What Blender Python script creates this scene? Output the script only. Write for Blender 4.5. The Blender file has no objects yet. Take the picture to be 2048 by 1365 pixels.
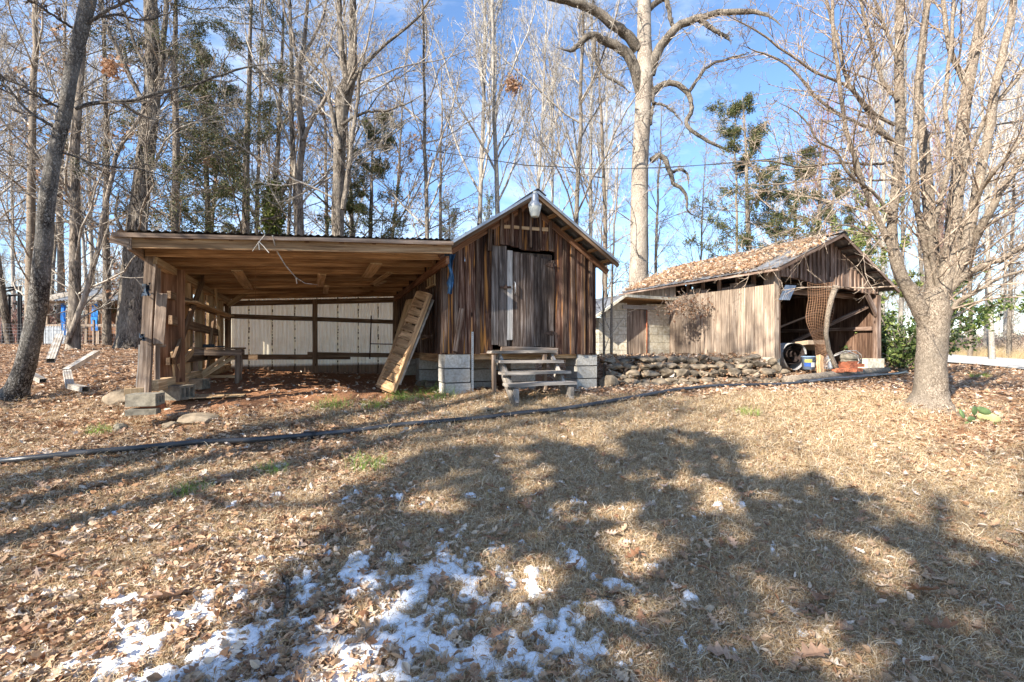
import bpy, math, random
import numpy as np
from mathutils import Vector, Matrix, Euler
random.seed(7)
RG = np.random.default_rng(11)
S = bpy.context.scene
COL = S.collection

# ------------------------------------------------------------------ camera, sky, sun
FPX, CX, HY, EYE = 967.0, 1024.0, 690.0, 1.4      # focal length in px of a 2048 px wide frame, horizon row, eye height
cam_d = bpy.data.cameras.new('camera'); cam = bpy.data.objects.new('camera', cam_d); COL.objects.link(cam)
cam_d.sensor_width = 36; cam_d.lens = 36 * FPX / 2048; cam_d.clip_start = 0.05; cam_d.clip_end = 2000
cam.location = (0, 0, EYE); cam.rotation_euler = (math.radians(90), 0, 0)
cam_d.shift_y = (HY - 682.5) / 2048
S.camera = cam
SUN_EL, SUN_AZ = math.radians(33), math.radians(45)   # sun stands behind the camera to the left
toSun = Vector((-math.sin(SUN_AZ) * math.cos(SUN_EL), -math.cos(SUN_AZ) * math.cos(SUN_EL), math.sin(SUN_EL)))
sd = bpy.data.lights.new('sun', 'SUN'); sd.energy = 5.0; sd.angle = math.radians(0.53); sd.color = (1, 0.93, 0.82)
so = bpy.data.objects.new('sun', sd); COL.objects.link(so)
so.rotation_euler = (-toSun).to_track_quat('-Z', 'Y').to_euler()
w = bpy.data.worlds.new('World'); S.world = w; w.use_nodes = True
nt = w.node_tree; nt.nodes.clear()
def nn(nt, t, **k):
    n = nt.nodes.new(t)
    for a, b in k.items(): setattr(n, a, b)
    return n
sky = nn(nt, 'ShaderNodeTexSky', sky_type='NISHITA', sun_disc=False)
sky.sun_elevation = SUN_EL; sky.sun_rotation = math.radians(180 + 45); sky.air_density = 1.0; sky.dust_density = 0.1; sky.ozone_density = 5.0
tc = nn(nt, 'ShaderNodeTexCoord'); mp = nn(nt, 'ShaderNodeMapping'); mp.inputs['Scale'].default_value = (1.2, 1.2, 3.4)
mp.inputs['Location'].default_value = (0.35, 0.1, 0.2)
nz = nn(nt, 'ShaderNodeTexNoise'); nz.inputs['Scale'].default_value = 1.7; nz.inputs['Detail'].default_value = 7; nz.inputs['Roughness'].default_value = 0.6
nz.inputs['Distortion'].default_value = 0.4
rp = nn(nt, 'ShaderNodeValToRGB'); rp.color_ramp.elements[0].position = 0.49; rp.color_ramp.elements[1].position = 0.86
rp.color_ramp.elements[1].color = (0.9, 0.9, 0.9, 1)
mx = nn(nt, 'ShaderNodeMix', data_type='RGBA'); mx.inputs[7].default_value = (5.6, 6.0, 6.6, 1)
bg = nn(nt, 'ShaderNodeBackground'); bg.inputs['Strength'].default_value = 0.115
wo = nn(nt, 'ShaderNodeOutputWorld')
L = nt.links.new
L(tc.outputs['Generated'], mp.inputs[0]); L(mp.outputs[0], nz.inputs['Vector']); L(nz.outputs[0], rp.inputs[0])
L(rp.outputs[0], mx.inputs[0]); L(sky.outputs[0], mx.inputs[6]); L(mx.outputs[2], bg.inputs[0]); L(bg.outputs[0], wo.inputs[0])
S.view_settings.view_transform = 'Standard'; S.view_settings.look = 'None'; S.view_settings.gamma = 1
S.view_settings.use_curve_mapping = False; S.view_settings.exposure = 1.5
S.cycles.max_bounces = 6; S.cycles.diffuse_bounces = 4; S.cycles.transparent_max_bounces = 8

# ------------------------------------------------------------------ measuring helpers
def px(x, y, d):                                   # photo column, row and distance -> point in the place
    return Vector(((x - CX) / FPX * d, d, EYE - (y - HY) / FPX * d))
def sm(a, b, x):
    t = np.clip((x - a) / (b - a), 0, 1); return t * t * (3 - 2 * t)
_YS = [-400, -4, 2, 6.7, 9.2, 10.2, 14, 20, 60, 600]
def lump(x, y):
    return (0.5*np.sin(x*1.7+0.6*np.sin(y*1.1))*np.sin(y*1.3+0.8*np.sin(x*0.9)) + 0.25*np.sin(x*4.1+y*2.3)*np.sin(y*3.7-x*1.2))
def gz(x, y):                                      # height of the ground
    x = np.asarray(x, float); y = np.asarray(y, float)
    mid = np.interp(y, _YS, [-.3, -.2, 0, .72, .70, .82, 1.12, 1.25, 1.3, 1.35])
    lef = np.interp(y, [-400, -4, 2, 6, 7.5, 9, 12, 16, 30, 600], [-.2, -.1, 0.02, .72, .86, .95, 1.26, 1.42, 1.46, 1.4])
    rig = np.interp(y, _YS, [-.3, -.2, 0, .71, .70, .72, .72, .68, .8, 1.35])
    r = x / np.maximum(y, 3)
    wl = sm(.25, .62, -r); wr = sm(.6, .82, r) * sm(7, 10, y)
    z = mid * (1 - wl) + lef * wl
    z = z * (1 - wr) + rig * wr
    # terrace held up by the stone wall
    nx, ny = -.30, .954
    dist = (x - 1.5) * nx + (y - 8.35) * ny
    side = (x - 5.386) * -.919 + (y - 9.9) * -.394
    t = sm(0.0, .5, dist) * sm(1.35, 2.0, x) * sm(-.05, .15, side) * (1 - sm(16, 20, y))
    z = z * (1 - t) + np.maximum(z, 1.12) * t
    return z + 0.018 * lump(x, y) * sm(1, 3, np.abs(y)) 
def G(x, y, dz=0): return Vector((x, y, float(gz(x, y)) + dz))
def gpx(x, y, dz=0):                               # ground point seen at photo column, row
    lo, hi = 1.5, 80
    for i in range(400):
        d = 1.5 * (1.012 ** i)
        p = px(x, y, d)
        if p.z <= float(gz(p.x, p.y)): break
    return G(p.x, p.y, dz)

# ------------------------------------------------------------------ object helpers
WM = {}
def reg(o, M, parent):
    WM[o.name] = M
    if parent is not None:
        o.parent = parent; o.matrix_local = WM[parent.name].inverted() @ M
    else: o.matrix_local = M
def tag(o, label=None, cat=None, group=None, kind=None):
    if label: o['label'] = label
    if cat: o['category'] = cat
    if group: o['group'] = group
    if kind: o['kind'] = kind
    return o
def thing(name, label, cat, loc=(0, 0, 0), group=None):
    o = bpy.data.objects.new(name, None); COL.objects.link(o); o.empty_display_size = .1
    reg(o, Matrix.Translation(Vector(loc)), None)
    return tag(o, label, cat, group)
def mesh_np(name, v, f, mats, smooth=False):       # v (N,3), f (M,k) arrays
    me = bpy.data.meshes.new(name); v = np.asarray(v, np.float32); f = np.asarray(f, np.int32)
    me.vertices.add(len(v)); me.vertices.foreach_set('co', v.ravel())
    k = f.shape[1]; me.loops.add(f.size); me.loops.foreach_set('vertex_index', f.ravel())
    me.polygons.add(len(f)); me.polygons.foreach_set('loop_start', np.arange(0, f.size, k, dtype=np.int32))
    try: me.polygons.foreach_set('loop_total', np.full(len(f), k, np.int32))
    except Exception: pass
    me.polygons.foreach_set('use_smooth', np.full(len(f), smooth))
    for m in (mats if isinstance(mats, (list, tuple)) else [mats]): me.materials.append(m)
    me.update(calc_edges=True); return me
def link(name, me, parent=None, M=None, at=None):
    """me given in world coordinates unless M says otherwise; origin placed at the mesh centre"""
    o = bpy.data.objects.new(name, me); COL.objects.link(o)
    if M is None:
        c = Vector(at) if at is not None else sum((Vector(b) for b in o.bound_box), Vector()) / 8
        me.transform(Matrix.Translation(-c)); M = Matrix.Translation(c)
    reg(o, M, parent); return o
class MB:                                          # collects simple shapes into one mesh
    def __init__(s): s.v = []; s.f = []
    def quadbox(s, c8):
        n = len(s.v); s.v += [tuple(c) for c in c8]
        s.f += [tuple(n + i for i in q) for q in ((0,3,2,1),(4,5,6,7),(0,1,5,4),(1,2,6,5),(2,3,7,6),(3,0,4,7))]
    def box(s, c, sx, sy, sz, U=Vector((1,0,0)), V=None, Wv=Vector((0,0,1))):
        V = V or Wv.cross(U); c = Vector(c)
        P = []
        for z in (-.5, .5):
            for a, b in ((-.5,-.5),(.5,-.5),(.5,.5),(-.5,.5)): P.append(c + U*a*sx + V*b*sy + Wv*z*sz)
        s.quadbox(P)
    def tube(s, pts, r, n=8, cap=True):
        pts = [Vector(p) for p in pts]; rs = r if isinstance(r, (list, tuple)) else [r] * len(pts)
        base = len(s.v); ref = None
        for i, p in enumerate(pts):
            t = (pts[min(i+1, len(pts)-1)] - pts[max(i-1, 0)]).normalized()
            if ref is None: ref = t.orthogonal().normalized()
            ref = (ref - t * ref.dot(t)).normalized(); b = t.cross(ref)
            for k in range(n):
                a = 2*math.pi*k/n; s.v.append(tuple(p + (ref*math.cos(a) + b*math.sin(a)) * rs[i]))
        for i in range(len(pts)-1):
            for k in range(n):
                a = base+i*n+k; b2 = base+i*n+(k+1) % n; s.f.append((a, b2, b2+n, a+n))
        if cap:
            s.f.append(tuple(base+k for k in range(n))[::-1]); s.f.append(tuple(base+(len(pts)-1)*n+k for k in range(n)))
    def lathe(s, c, prof, n=20, ax=Vector((0,0,1))):
        U = ax.orthogonal().normalized(); V = ax.cross(U); base = len(s.v)
        for r, z in prof:
            for k in range(n):
                a = 2*math.pi*k/n; s.v.append(tuple(Vector(c) + ax*z + (U*math.cos(a)+V*math.sin(a))*r))
        for i in range(len(prof)-1):
            for k in range(n):
                a = base+i*n+k; b2 = base+i*n+(k+1) % n; s.f.append((a, b2, b2+n, a+n))
    def mesh(s, name, mat, smooth=False):
        me = bpy.data.meshes.new(name); me.from_pydata(s.v, [], s.f)
        if mat: me.materials.append(mat)
        if smooth:
            for p in me.polygons: p.use_smooth = True
        return me
    def build(s, name, mat, parent=None, smooth=False, at=None):
        return link(name, s.mesh(name, mat, smooth), parent, at=at)
def frame(z, y):                                   # rotation with local z along z, y near y
    z = z.normalized(); y = (y - z * y.dot(z)).normalized(); x = y.cross(z)
    return Matrix((x, y, z)).transposed().to_4x4()
def board(parent, name, a, b, w, th, nrm, mat, jit=.004, slope=0.0, seg=4, slope0=0.0, w2=None):
    """a plank from a to b; slope shears its end cut; its sides are slightly uneven"""
    a, b = Vector(a), Vector(b); Ln = (b-a).length; v = []; f = []
    w2 = w2 or w
    for i in range(seg+1):
        z = Ln*i/seg - Ln/2; ww = w + (w2-w)*i/seg
        jl, jr = random.uniform(-jit, jit), random.uniform(-jit, jit)
        bow = random.uniform(-jit, jit)*.6
        for x, y in ((-ww/2+jl, -th/2), (ww/2+jr, -th/2), (ww/2+jr, th/2), (-ww/2+jl, th/2)):
            zz = z + (slope*x if i == seg else 0) + (slope0*x + random.uniform(-1, 1)*jit if i == 0 else 0)
            v.append((x, y+bow, zz))
    for i in range(seg):
        for k in range(4): f.append((i*4+k, i*4+(k+1) % 4, i*4+4+(k+1) % 4, i*4+4+k))
    f += [(3, 2, 1, 0), tuple(seg*4+k for k in range(4))]
    me = bpy.data.meshes.new(name); me.from_pydata(v, [], f); me.materials.append(mat)
    M = Matrix.Translation((a+b)/2) @ frame(b-a, Vector(nrm))
    return link(name, me, parent, M=M)
def rock(parent, name, c, sx, sy, sz, mat, rot=0, sub=2, rough=.22):
    import bmesh
    bm = bmesh.new(); bmesh.ops.create_icosphere(bm, subdivisions=sub, radius=1)
    ph = [random.uniform(0, 9) for _ in range(6)]
    planes = [(Vector((random.gauss(0,1), random.gauss(0,1), random.gauss(0,1))).normalized(), random.uniform(.55, .9)) for _ in range(7)]
    for v in bm.verts:
        p = v.co.copy()
        for n, d in planes:
            e = p.dot(n)
            if e > d: p -= n*(e-d)*.9
        p *= 1 + rough*.35*math.sin(p.x*3+ph[0])*math.sin(p.y*3.3+ph[1]) + rough*.15*math.sin(p.z*9+ph[2]+p.x*5)
        v.co = (p.x*sx, p.y*sy, p.z*sz)
    me = bpy.data.meshes.new(name); bm.to_mesh(me); bm.free(); me.materials.append(mat)
    M = Matrix.Translation(Vector(c)) @ Euler((random.uniform(-.15,.15), random.uniform(-.15,.15), rot)).to_matrix().to_4x4()
    return link(name, me, parent, M=M)

# ------------------------------------------------------------------ materials
def mat_base(name):
    m = bpy.data.materials.new(name); m.use_nodes = True; nt = m.node_tree
    return m, nt, nt.nodes['Principled BSDF']
def coords(nt, scale, rnd=True, kind='Object'):
    tc = nn(nt, 'ShaderNodeTexCoord'); src = tc.outputs[kind]
    if rnd:
        oi = nn(nt, 'ShaderNodeObjectInfo'); ml = nn(nt, 'ShaderNodeMath', operation='MULTIPLY'); ml.inputs[1].default_value = 37.0
        nt.links.new(oi.outputs['Random'], ml.inputs[0])
        ad = nn(nt, 'ShaderNodeVectorMath', operation='ADD'); nt.links.new(src, ad.inputs[0]); nt.links.new(ml.outputs[0], ad.inputs[1]); src = ad.outputs[0]
    mp = nn(nt, 'ShaderNodeMapping'); mp.inputs['Scale'].default_value = scale; nt.links.new(src, mp.inputs[0])
    return mp.outputs[0]
def noise(nt, vec, sc, det=4, rough=.6, dist=0):
    n = nn(nt, 'ShaderNodeTexNoise'); n.inputs['Scale'].default_value = sc; n.inputs['Detail'].default_value = det
    n.inputs['Roughness'].default_value = rough; n.inputs['Distortion'].default_value = dist
    nt.links.new(vec, n.inputs['Vector']); return n.outputs[0]
def ramp(nt, fac, stops):
    r = nn(nt, 'ShaderNodeValToRGB'); e = r.color_ramp.elements
    while len(e) < len(stops): e.new(.5)
    for i, (p, c) in enumerate(stops): e[i].position = p; e[i].color = (*c, 1) if len(c) == 3 else c
    nt.links.new(fac, r.inputs[0]); return r.outputs[0]
def mix(nt, fac, a, b, mode='MIX'):
    m = nn(nt, 'ShaderNodeMix', data_type='RGBA', blend_type=mode)
    for s, v in ((0, fac), (6, a), (7, b)):
        if hasattr(v, 'is_linked'): nt.links.new(v, m.inputs[s])
        else: m.inputs[s].default_value = v if s == 0 else (*v, 1)
    return m.outputs[2]
def bump(nt, h, st, dist, bs):
    b = nn(nt, 'ShaderNodeBump'); b.inputs['Strength'].default_value = st; b.inputs['Distance'].default_value = dist
    nt.links.new(h, b.inputs['Height']); nt.links.new(b.outputs[0], bs.inputs['Normal'])
def objval(nt, col, lo, hi):                       # each object a little lighter or darker
    oi = nn(nt, 'ShaderNodeObjectInfo'); mr = nn(nt, 'ShaderNodeMapRange'); mr.inputs[3].default_value = lo; mr.inputs[4].default_value = hi
    nt.links.new(oi.outputs['Random'], mr.inputs[0]); hs = nn(nt, 'ShaderNodeHueSaturation')
    nt.links.new(mr.outputs[0], hs.inputs['Value']); nt.links.new(col, hs.inputs['Color']); return hs.outputs[0]
def wood(name, dark, mid, light, accent=None, acc=.72, lo=.7, hi=1.25, grain=45, rough=.85, knots=True, blotch=.5):
    m, nt, b = mat_base(name)
    v = coords(nt, (grain, grain, 1.6)); n1 = noise(nt, v, 1.0, 6, .65, .3)
    v2 = coords(nt, (6, 6, 1.3)); n2 = noise(nt, v2, 1.0, 4, .6, .5)
    c = ramp(nt, n1, [(.30, dark), (.5, mid), (.68, light)])
    c2 = ramp(nt, n1, [(.3, tuple(k*.45 for k in dark)), (.55, tuple(k*.5 for k in mid)), (.75, mid)])
    f = ramp(nt, n2, [(.42, (0, 0, 0)), (.62, (blotch*1.6,)*3)])
    c = mix(nt, f, c, c2)
    if accent:
        v3 = coords(nt, (17, 17, .9)); n3 = noise(nt, v3, 1.0, 3, .5, .6)
        c = mix(nt, ramp(nt, n3, [(acc-.1, (0, 0, 0)), (acc, (.85,)*3)]), c, accent)
    if knots:
        v4 = coords(nt, (5.0, 5.0, 2.2)); vo = nn(nt, 'ShaderNodeTexVoronoi'); vo.inputs['Scale'].default_value = 1.0; nt.links.new(v4, vo.inputs['Vector'])
        c = mix(nt, ramp(nt, vo.outputs['Distance'], [(.05, (.9,)*3), (.11, (0, 0, 0))]), c, tuple(k*.4 for k in dark))
    c = objval(nt, c, lo, hi); nt.links.new(c, b.inputs['Base Color']); b.inputs['Roughness'].default_value = rough
    b.inputs['Specular IOR Level'].default_value = .2
    bump(nt, n1, .9, .006, b); return m
def plain(name, c, rough=.8, metal=0, var=.15, sc=20, bumpd=.003, det=5, spec=.3, lo=.85, hi=1.15, c2=None):
    m, nt, b = mat_base(name); v = coords(nt, (1, 1, 1)); n = noise(nt, v, sc, det, .6)
    d = c2 or tuple(k*(1-var*2.2) for k in c)
    col = ramp(nt, n, [(.35, d), (.65, tuple(min(1, k*(1+var)) for k in c))])
    col = objval(nt, col, lo, hi)
    nt.links.new(col, b.inputs['Base Color']); b.inputs['Roughness'].default_value = rough; b.inputs['Metallic'].default_value = metal
    b.inputs['Specular IOR Level'].default_value = spec
    if bumpd: bump(nt, n, .7, bumpd, b)
    return m
def bark(name, dark, mid, light, sc=(9, 9, 2.2), bd=.03, lo=.85, hi=1.2, moss=None, crack=.5):
    m, nt, b = mat_base(name); v = coords(nt, sc, rnd=False)
    nv = nn(nt, 'ShaderNodeTexNoise'); nv.inputs['Scale'].default_value = 1.7; nv.inputs['Detail'].default_value = 4; nt.links.new(v, nv.inputs['Vector'])
    vd = nn(nt, 'ShaderNodeVectorMath', operation='MULTIPLY_ADD'); nt.links.new(nv.outputs['Color'], vd.inputs[0]); vd.inputs[1].default_value = (1.4, 1.4, 1.4); nt.links.new(v, vd.inputs[2])
    n = noise(nt, vd.outputs[0], 2.2, 8, .72)
    vo = nn(nt, 'ShaderNodeTexVoronoi', feature='DISTANCE_TO_EDGE'); vo.inputs['Scale'].default_value = 1.9; nt.links.new(vd.outputs[0], vo.inputs['Vector'])
    e = ramp(nt, vo.outputs[0], [(0, (.0, .0, .0)), (.16, (1, 1, 1))])
    h = mix(nt, crack, n, mix(nt, 1.0, n, e, 'MULTIPLY'))
    c = ramp(nt, h, [(.30, dark), (.48, mid), (.66, light)])
    n2 = noise(nt, coords(nt, (1, 1, .6), rnd=False), 2.3, 5, .65)
    c = mix(nt, ramp(nt, n2, [(.42, (0, 0, 0)), (.66, (.6,)*3)]), c, moss or light)
    c = objval(nt, c, lo, hi)
    nt.links.new(c, b.inputs['Base Color']); b.inputs['Roughness'].default_value = .9; b.inputs['Specular IOR Level'].default_value = .15
    bump(nt, h, 1, bd, b); return m
def two_sided_leaf(name, stops, tr=.3, rough=.6):
    m, nt, b = mat_base(name); oi = nn(nt, 'ShaderNodeObjectInfo')
    n = noise(nt, coords(nt, (1, 1, 1)), 30, 3)
    gm = nn(nt, 'ShaderNodeNewGeometry')
    ad = nn(nt, 'ShaderNodeMath', operation='ADD'); nt.links.new(oi.outputs['Random'], ad.inputs[0]); nt.links.new(gm.outputs['Random Per Island'], ad.inputs[1])
    fr = nn(nt, 'ShaderNodeMath', operation='FRACT'); nt.links.new(ad.outputs[0], fr.inputs[0])
    c = ramp(nt, fr.outputs[0], stops)
    c = mix(nt, ramp(nt, n, [(.4, (0, 0, 0)), (.7, (.35,)*3)]), c, (.10, .05, .025) if stops[0][1][0] > stops[0][1][1] else (.02, .03, .01))
    nt.links.new(c, b.inputs['Base Color']); b.inputs['Roughness'].default_value = rough; b.inputs['Specular IOR Level'].default_value = .25
    if tr:
        t = nn(nt, 'ShaderNodeBsdfTranslucent'); nt.links.new(c, t.inputs[0]); ms = nn(nt, 'ShaderNodeMixShader'); ms.inputs[0].default_value = tr
        out = nt.nodes['Material Output']; nt.links.new(b.outputs[0], ms.inputs[1]); nt.links.new(t.outputs[0], ms.inputs[2]); nt.links.new(ms.outputs[0], out.inputs[0])
    return m

M_SID = wood('dark_siding_wood', (.011, .005, .004), (.068, .030, .018), (.26, .175, .13), accent=(.46, .20, .05), acc=.68, lo=.5, hi=1.6)
M_BAT = wood('batten_wood', (.03, .018, .013), (.11, .062, .04), (.32, .25, .20), accent=(.42, .22, .07), acc=.72)
M_GREY = wood('grey_door_wood', (.035, .027, .024), (.13, .105, .09), (.36, .32, .29), lo=.8, hi=1.2, blotch=.6)
M_DOOR = wood('brown_door_wood', (.022, .014, .011), (.105, .072, .054), (.32, .27, .235), accent=(.35, .19, .06), acc=.76, lo=.7, hi=1.25, blotch=.6)
M_PALE = wood('pale_batten_wood', (.28, .25, .22), (.45, .42, .38), (.62, .58, .54))
M_TRIM = wood('red_brown_trim_wood', (.10, .045, .025), (.22, .11, .06), (.36, .2, .12), lo=.8, hi=1.2)
M_WARM = wood('raw_lumber', (.30, .18, .09), (.53, .36, .20), (.72, .54, .34), lo=.75, hi=1.2, blotch=.35)
M_JOIST = wood('joist_lumber', (.20, .105, .05), (.46, .28, .145), (.66, .45, .26), lo=.7, hi=1.25, blotch=.5)
M_DUST = wood('dusty_rail_wood', (.10, .06, .035), (.22, .14, .085), (.36, .25, .16), lo=.85, hi=1.15)
M_OLD = wood('weathered_post_wood', (.09, .06, .045), (.28, .20, .145), (.48, .38, .30), lo=.85, hi=1.15)
M_BLANCH = wood('bleached_siding_wood', (.12, .08, .058), (.33, .25, .185), (.52, .43, .34), lo=.78, hi=1.2, blotch=.4)
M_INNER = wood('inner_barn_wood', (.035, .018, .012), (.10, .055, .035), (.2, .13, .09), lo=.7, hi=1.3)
M_GABLE = wood('gable_wood', (.06, .035, .025), (.2, .13, .095), (.46, .37, .31), lo=.65, hi=1.35)
M_STEP = wood('step_wood', (.14, .12, .10), (.33, .29, .25), (.55, .50, .44), lo=.9, hi=1.1)
M_CMU = plain('concrete_block', (.46, .44, .40), .9, var=.10, sc=34, bumpd=.006, c2=(.33, .30, .25))
M_CMUY = plain('yellowed_block', (.62, .58, .47), .9, var=.12, sc=14, bumpd=.004, lo=.9, hi=1.1, c2=(.44, .37, .25))
M_CMUD = plain('dusty_concrete_block', (.24, .21, .16), .95, var=.2, sc=18, bumpd=.006)
M_STONE = plain('field_stone', (.25, .195, .135), .9, var=.3, sc=6, bumpd=.012, det=8, lo=.6, hi=1.35)
M_BRICK = plain('red_brick', (.42, .14, .07), .9, var=.2, sc=15)
M_HINGE = plain('rusted_iron', (.10, .065, .05), .75, .5, var=.3, sc=25)
M_WIRE = plain('rusty_wire', (.34, .19, .11), .8, .2, var=.2, sc=30)
M_GALV = plain('galvanised_metal', (.42, .44, .46), .45, .6, var=.12, sc=8, bumpd=.001)
M_ROOFM = plain('dull_roof_metal', (.27, .28, .29), .5, .55, var=.25, sc=5, bumpd=.001, c2=(.14, .13, .125))
M_UNDER = plain('roof_metal_underside', (.22, .22, .22), .6, .3, var=.25, sc=5, bumpd=.001)
M_GLASSY = plain('frosted_lamp_plastic', (.42, .43, .39), .25, 0, var=.05, sc=8, bumpd=0, spec=.5)
M_WHITE = plain('chalky_white_aluminium', (.46, .43, .38), .6, 0, var=.15, sc=9, bumpd=.001, c2=(.26, .21, .16))
M_PIPE = plain('black_poly_pipe', (.055, .058, .065), .35, 0, var=.25, sc=6, bumpd=0, spec=.5)
M_TARP = plain('blue_tarp', (.05, .13, .24), .45, 0, var=.3, sc=9, spec=.4)
M_TARPB = plain('bright_blue_tarp', (.03, .20, .58), .5, 0, var=.15, sc=5)
M_BLACK = plain('black_metal', (.03, .03, .032), .5, .3, var=.1)
M_BLKPL = plain('black_plastic_scrap', (.03, .04, .055), .4, 0, var=.3, sc=12)
M_BUCK = plain('blue_grey_bucket', (.24, .33, .45), .5, 0, var=.06, sc=6, bumpd=0)
M_YEL = plain('yellow_label', (.65, .60, .12), .6, 0, var=.03, bumpd=0)
M_BLUL = plain('blue_label', (.05, .12, .42), .6, 0, var=.03, bumpd=0)
M_LBL = plain('white_label', (.6, .62, .62), .6, 0, var=.03, bumpd=0)
M_ROLL = plain('grey_roll_backing', (.42, .41, .40), .85, 0, var=.1, sc=30)
M_CARP = plain('dark_roll_pile', (.05, .035, .03), .95, 0, var=.3, sc=60)
M_CARD = plain('cardboard', (.38, .28, .19), .9, 0, var=.08)
M_WIREB = plain('power_cable', (.03, .03, .03), .6, 0, var=.1, bumpd=0)
M_ROAD = plain('pale_gravel_road', (.50, .47, .42), .95, 0, var=.06, sc=4)
M_CACT = plain('cactus_green', (.10, .15, .055), .6, 0, var=.2, sc=9, bumpd=.002)
M_CACY = plain('yellowing_cactus', (.36, .36, .17), .6, 0, var=.15, sc=7, bumpd=.002)
M_GRG = two_sided_leaf('green_grass_blade', [(0, (.14, .30, .03)), (.5, (.26, .44, .07)), (1, (.45, .52, .14))], .3)

B_GREY = bark('grey_plated_bark', (.025, .02, .017), (.12, .105, .09), (.36, .34, .31), (16, 16, 9), .015, moss=(.27, .255, .23), crack=.6)
B_OAK = bark('furrowed_oak_bark', (.035, .028, .022), (.17, .14, .11), (.36, .31, .25), (15, 15, 2.2), .03, crack=.7)
B_TAN = bark('smooth_tan_bark', (.08, .058, .042), (.28, .225, .17), (.44, .37, .29), (24, 24, 15), .01, crack=.35, moss=(.17, .145, .115))
B_PALE = bark('pale_poplar_bark', (.10, .085, .07), (.27, .24, .20), (.42, .38, .33), (14, 14, 5), .008, crack=.3)
B_BIG = bark('big_trunk_bark', (.12, .095, .075), (.29, .24, .19), (.44, .38, .31), (14, 14, 6), .015, crack=.45)
B_RED = bark('grey_brown_bark', (.04, .032, .025), (.18, .145, .115), (.34, .29, .235), (9, 9, 2), .012)
B_TWIG = bark('grey_twig_bark', (.11, .09, .072), (.29, .25, .205), (.50, .45, .38), (4, 4, 2), .002)
B_TWIGP = bark('pale_twig_bark', (.18, .155, .13), (.38, .345, .30), (.58, .54, .48), (4, 4, 2), .002)
B_TWIGD = bark('dark_twig_bark', (.045, .036, .028), (.15, .12, .095), (.32, .27, .22), (4, 4, 2), .002)
B_TWIGT = bark('tan_twig_bark', (.13, .09, .065), (.34, .26, .19), (.52, .43, .34), (4, 4, 2), .002)
B_TWIGR = bark('reddish_twig_bark', (.16, .07, .055), (.32, .16, .13), (.44, .28, .24), (4, 4, 2), .002)
F_CEDAR = two_sided_leaf('cedar_foliage', [(0, (.03, .05, .018)), (.4, (.07, .09, .03)), (.7, (.13, .13, .045)), (1, (.22, .17, .08))], .15)
F_OLIVE = two_sided_leaf('olive_foliage', [(0, (.09, .13, .03)), (.5, (.16, .20, .05)), (1, (.30, .30, .09))], .25)
F_HOLLY = two_sided_leaf('holly_foliage', [(0, (.03, .055, .015)), (.5, (.07, .11, .03)), (1, (.22, .25, .07))], .15, .4)
F_BROWN = two_sided_leaf('dry_oak_foliage', [(0, (.30, .15, .08)), (.5, (.42, .25, .15)), (1, (.55, .38, .26))], .3)
F_LIT = two_sided_leaf('fallen_leaf', [(0, (.36, .20, .11)), (.25, (.46, .29, .17)), (.5, (.54, .38, .25)), (.68, (.26, .13, .07)), (.8, (.64, .50, .36)), (1, (.72, .62, .52))], .15, .65)
F_LITD = two_sided_leaf('big_fallen_leaf', [(0, (.22, .11, .06)), (.4, (.32, .17, .095)), (.7, (.40, .24, .15)), (1, (.48, .36, .28))], .15, .6)
F_STRAW = two_sided_leaf('straw_grass_blade', [(0, (.30, .17, .08)), (.25, (.60, .42, .23)), (.55, (.74, .58, .37)), (.8, (.88, .76, .58)), (.93, (.26, .15, .08)), (1, (.34, .32, .14))], .25, .6)

# ------------------------------------------------------------------ ground
def straw_amt(x, y):                               # 1 = dry lawn, 0 = leaf litter
    r = x / np.maximum(y, 1)
    n = lump(x*.8+3, y*.9)*.55 + lump(x*2.1, y*2.3+5)*.35
    a = .12+.88*sm(-.42, .02, r + n*.3) * (1 - sm(.72, .98, r + n*.15)*sm(3.6, 5, y))
    a = a * (1 - sm(6.3, 7.0, y + n*.8))
    low = .42+.58*sm(-.9, -.1, x + n*.5 + (y-2.6)*.2)
    return np.clip(np.where(y < 4.2, low, a), 0, 1)
def soil_amt(x, y):
    n = lump(x*2, y*2)*.5
    s = (x+.915)*.919+(y-6.7)*.394; t = (x+.915)*-.394+(y-6.7)*.919
    under = sm(-3.5, -3.2, s) * (1-sm(2.5, 2.7, s)) * sm(-.55, .1, t+n*.5) * (1-sm(3.9, 4.1, t))
    return np.clip(under, 0, 1)
def soilr(x, y):
    d = np.hypot((x-4.6)/1.5, (y-5.4)/1.1); return (1-sm(.3, 1, d+lump(x*2, y*2)*.4))*.6
gx = np.concatenate([-np.geomspace(500, 9, 60)[:-1], np.linspace(-9, 10, 420), np.geomspace(10, 500, 60)[1:]])
gy = np.concatenate([-np.geomspace(200, 1, 24)[:-1], np.linspace(-1, 1.5, 12)[:-1], np.geomspace(1.5, 16, 420), np.geomspace(16, 800, 80)[1:]])
X, Y = np.meshgrid(gx, gy); Z = gz(X, Y)
near = (np.abs(X) < 10) & (Y > 1) & (Y < 16)
rb = RG.normal(0, 1, X.shape); rb = (rb + np.roll(rb, 1, 0) + np.roll(rb, 1, 1) + np.roll(rb, -1, 1))/2
Z = Z + np.where(near, rb*.006, 0)
nyy, nxx = X.shape
idx = np.arange(nyy*nxx).reshape(nyy, nxx)
F = np.stack([idx[:-1, :-1], idx[:-1, 1:], idx[1:, 1:], idx[1:, :-1]], -1).reshape(-1, 4)
m, nt, b = mat_base('leafy_ground')
at = nn(nt, 'ShaderNodeAttribute', attribute_name='mask'); sp = nn(nt, 'ShaderNodeSeparateColor'); nt.links.new(at.outputs['Color'], sp.inputs[0])
v = coords(nt, (1, 1, 1), rnd=False)
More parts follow.
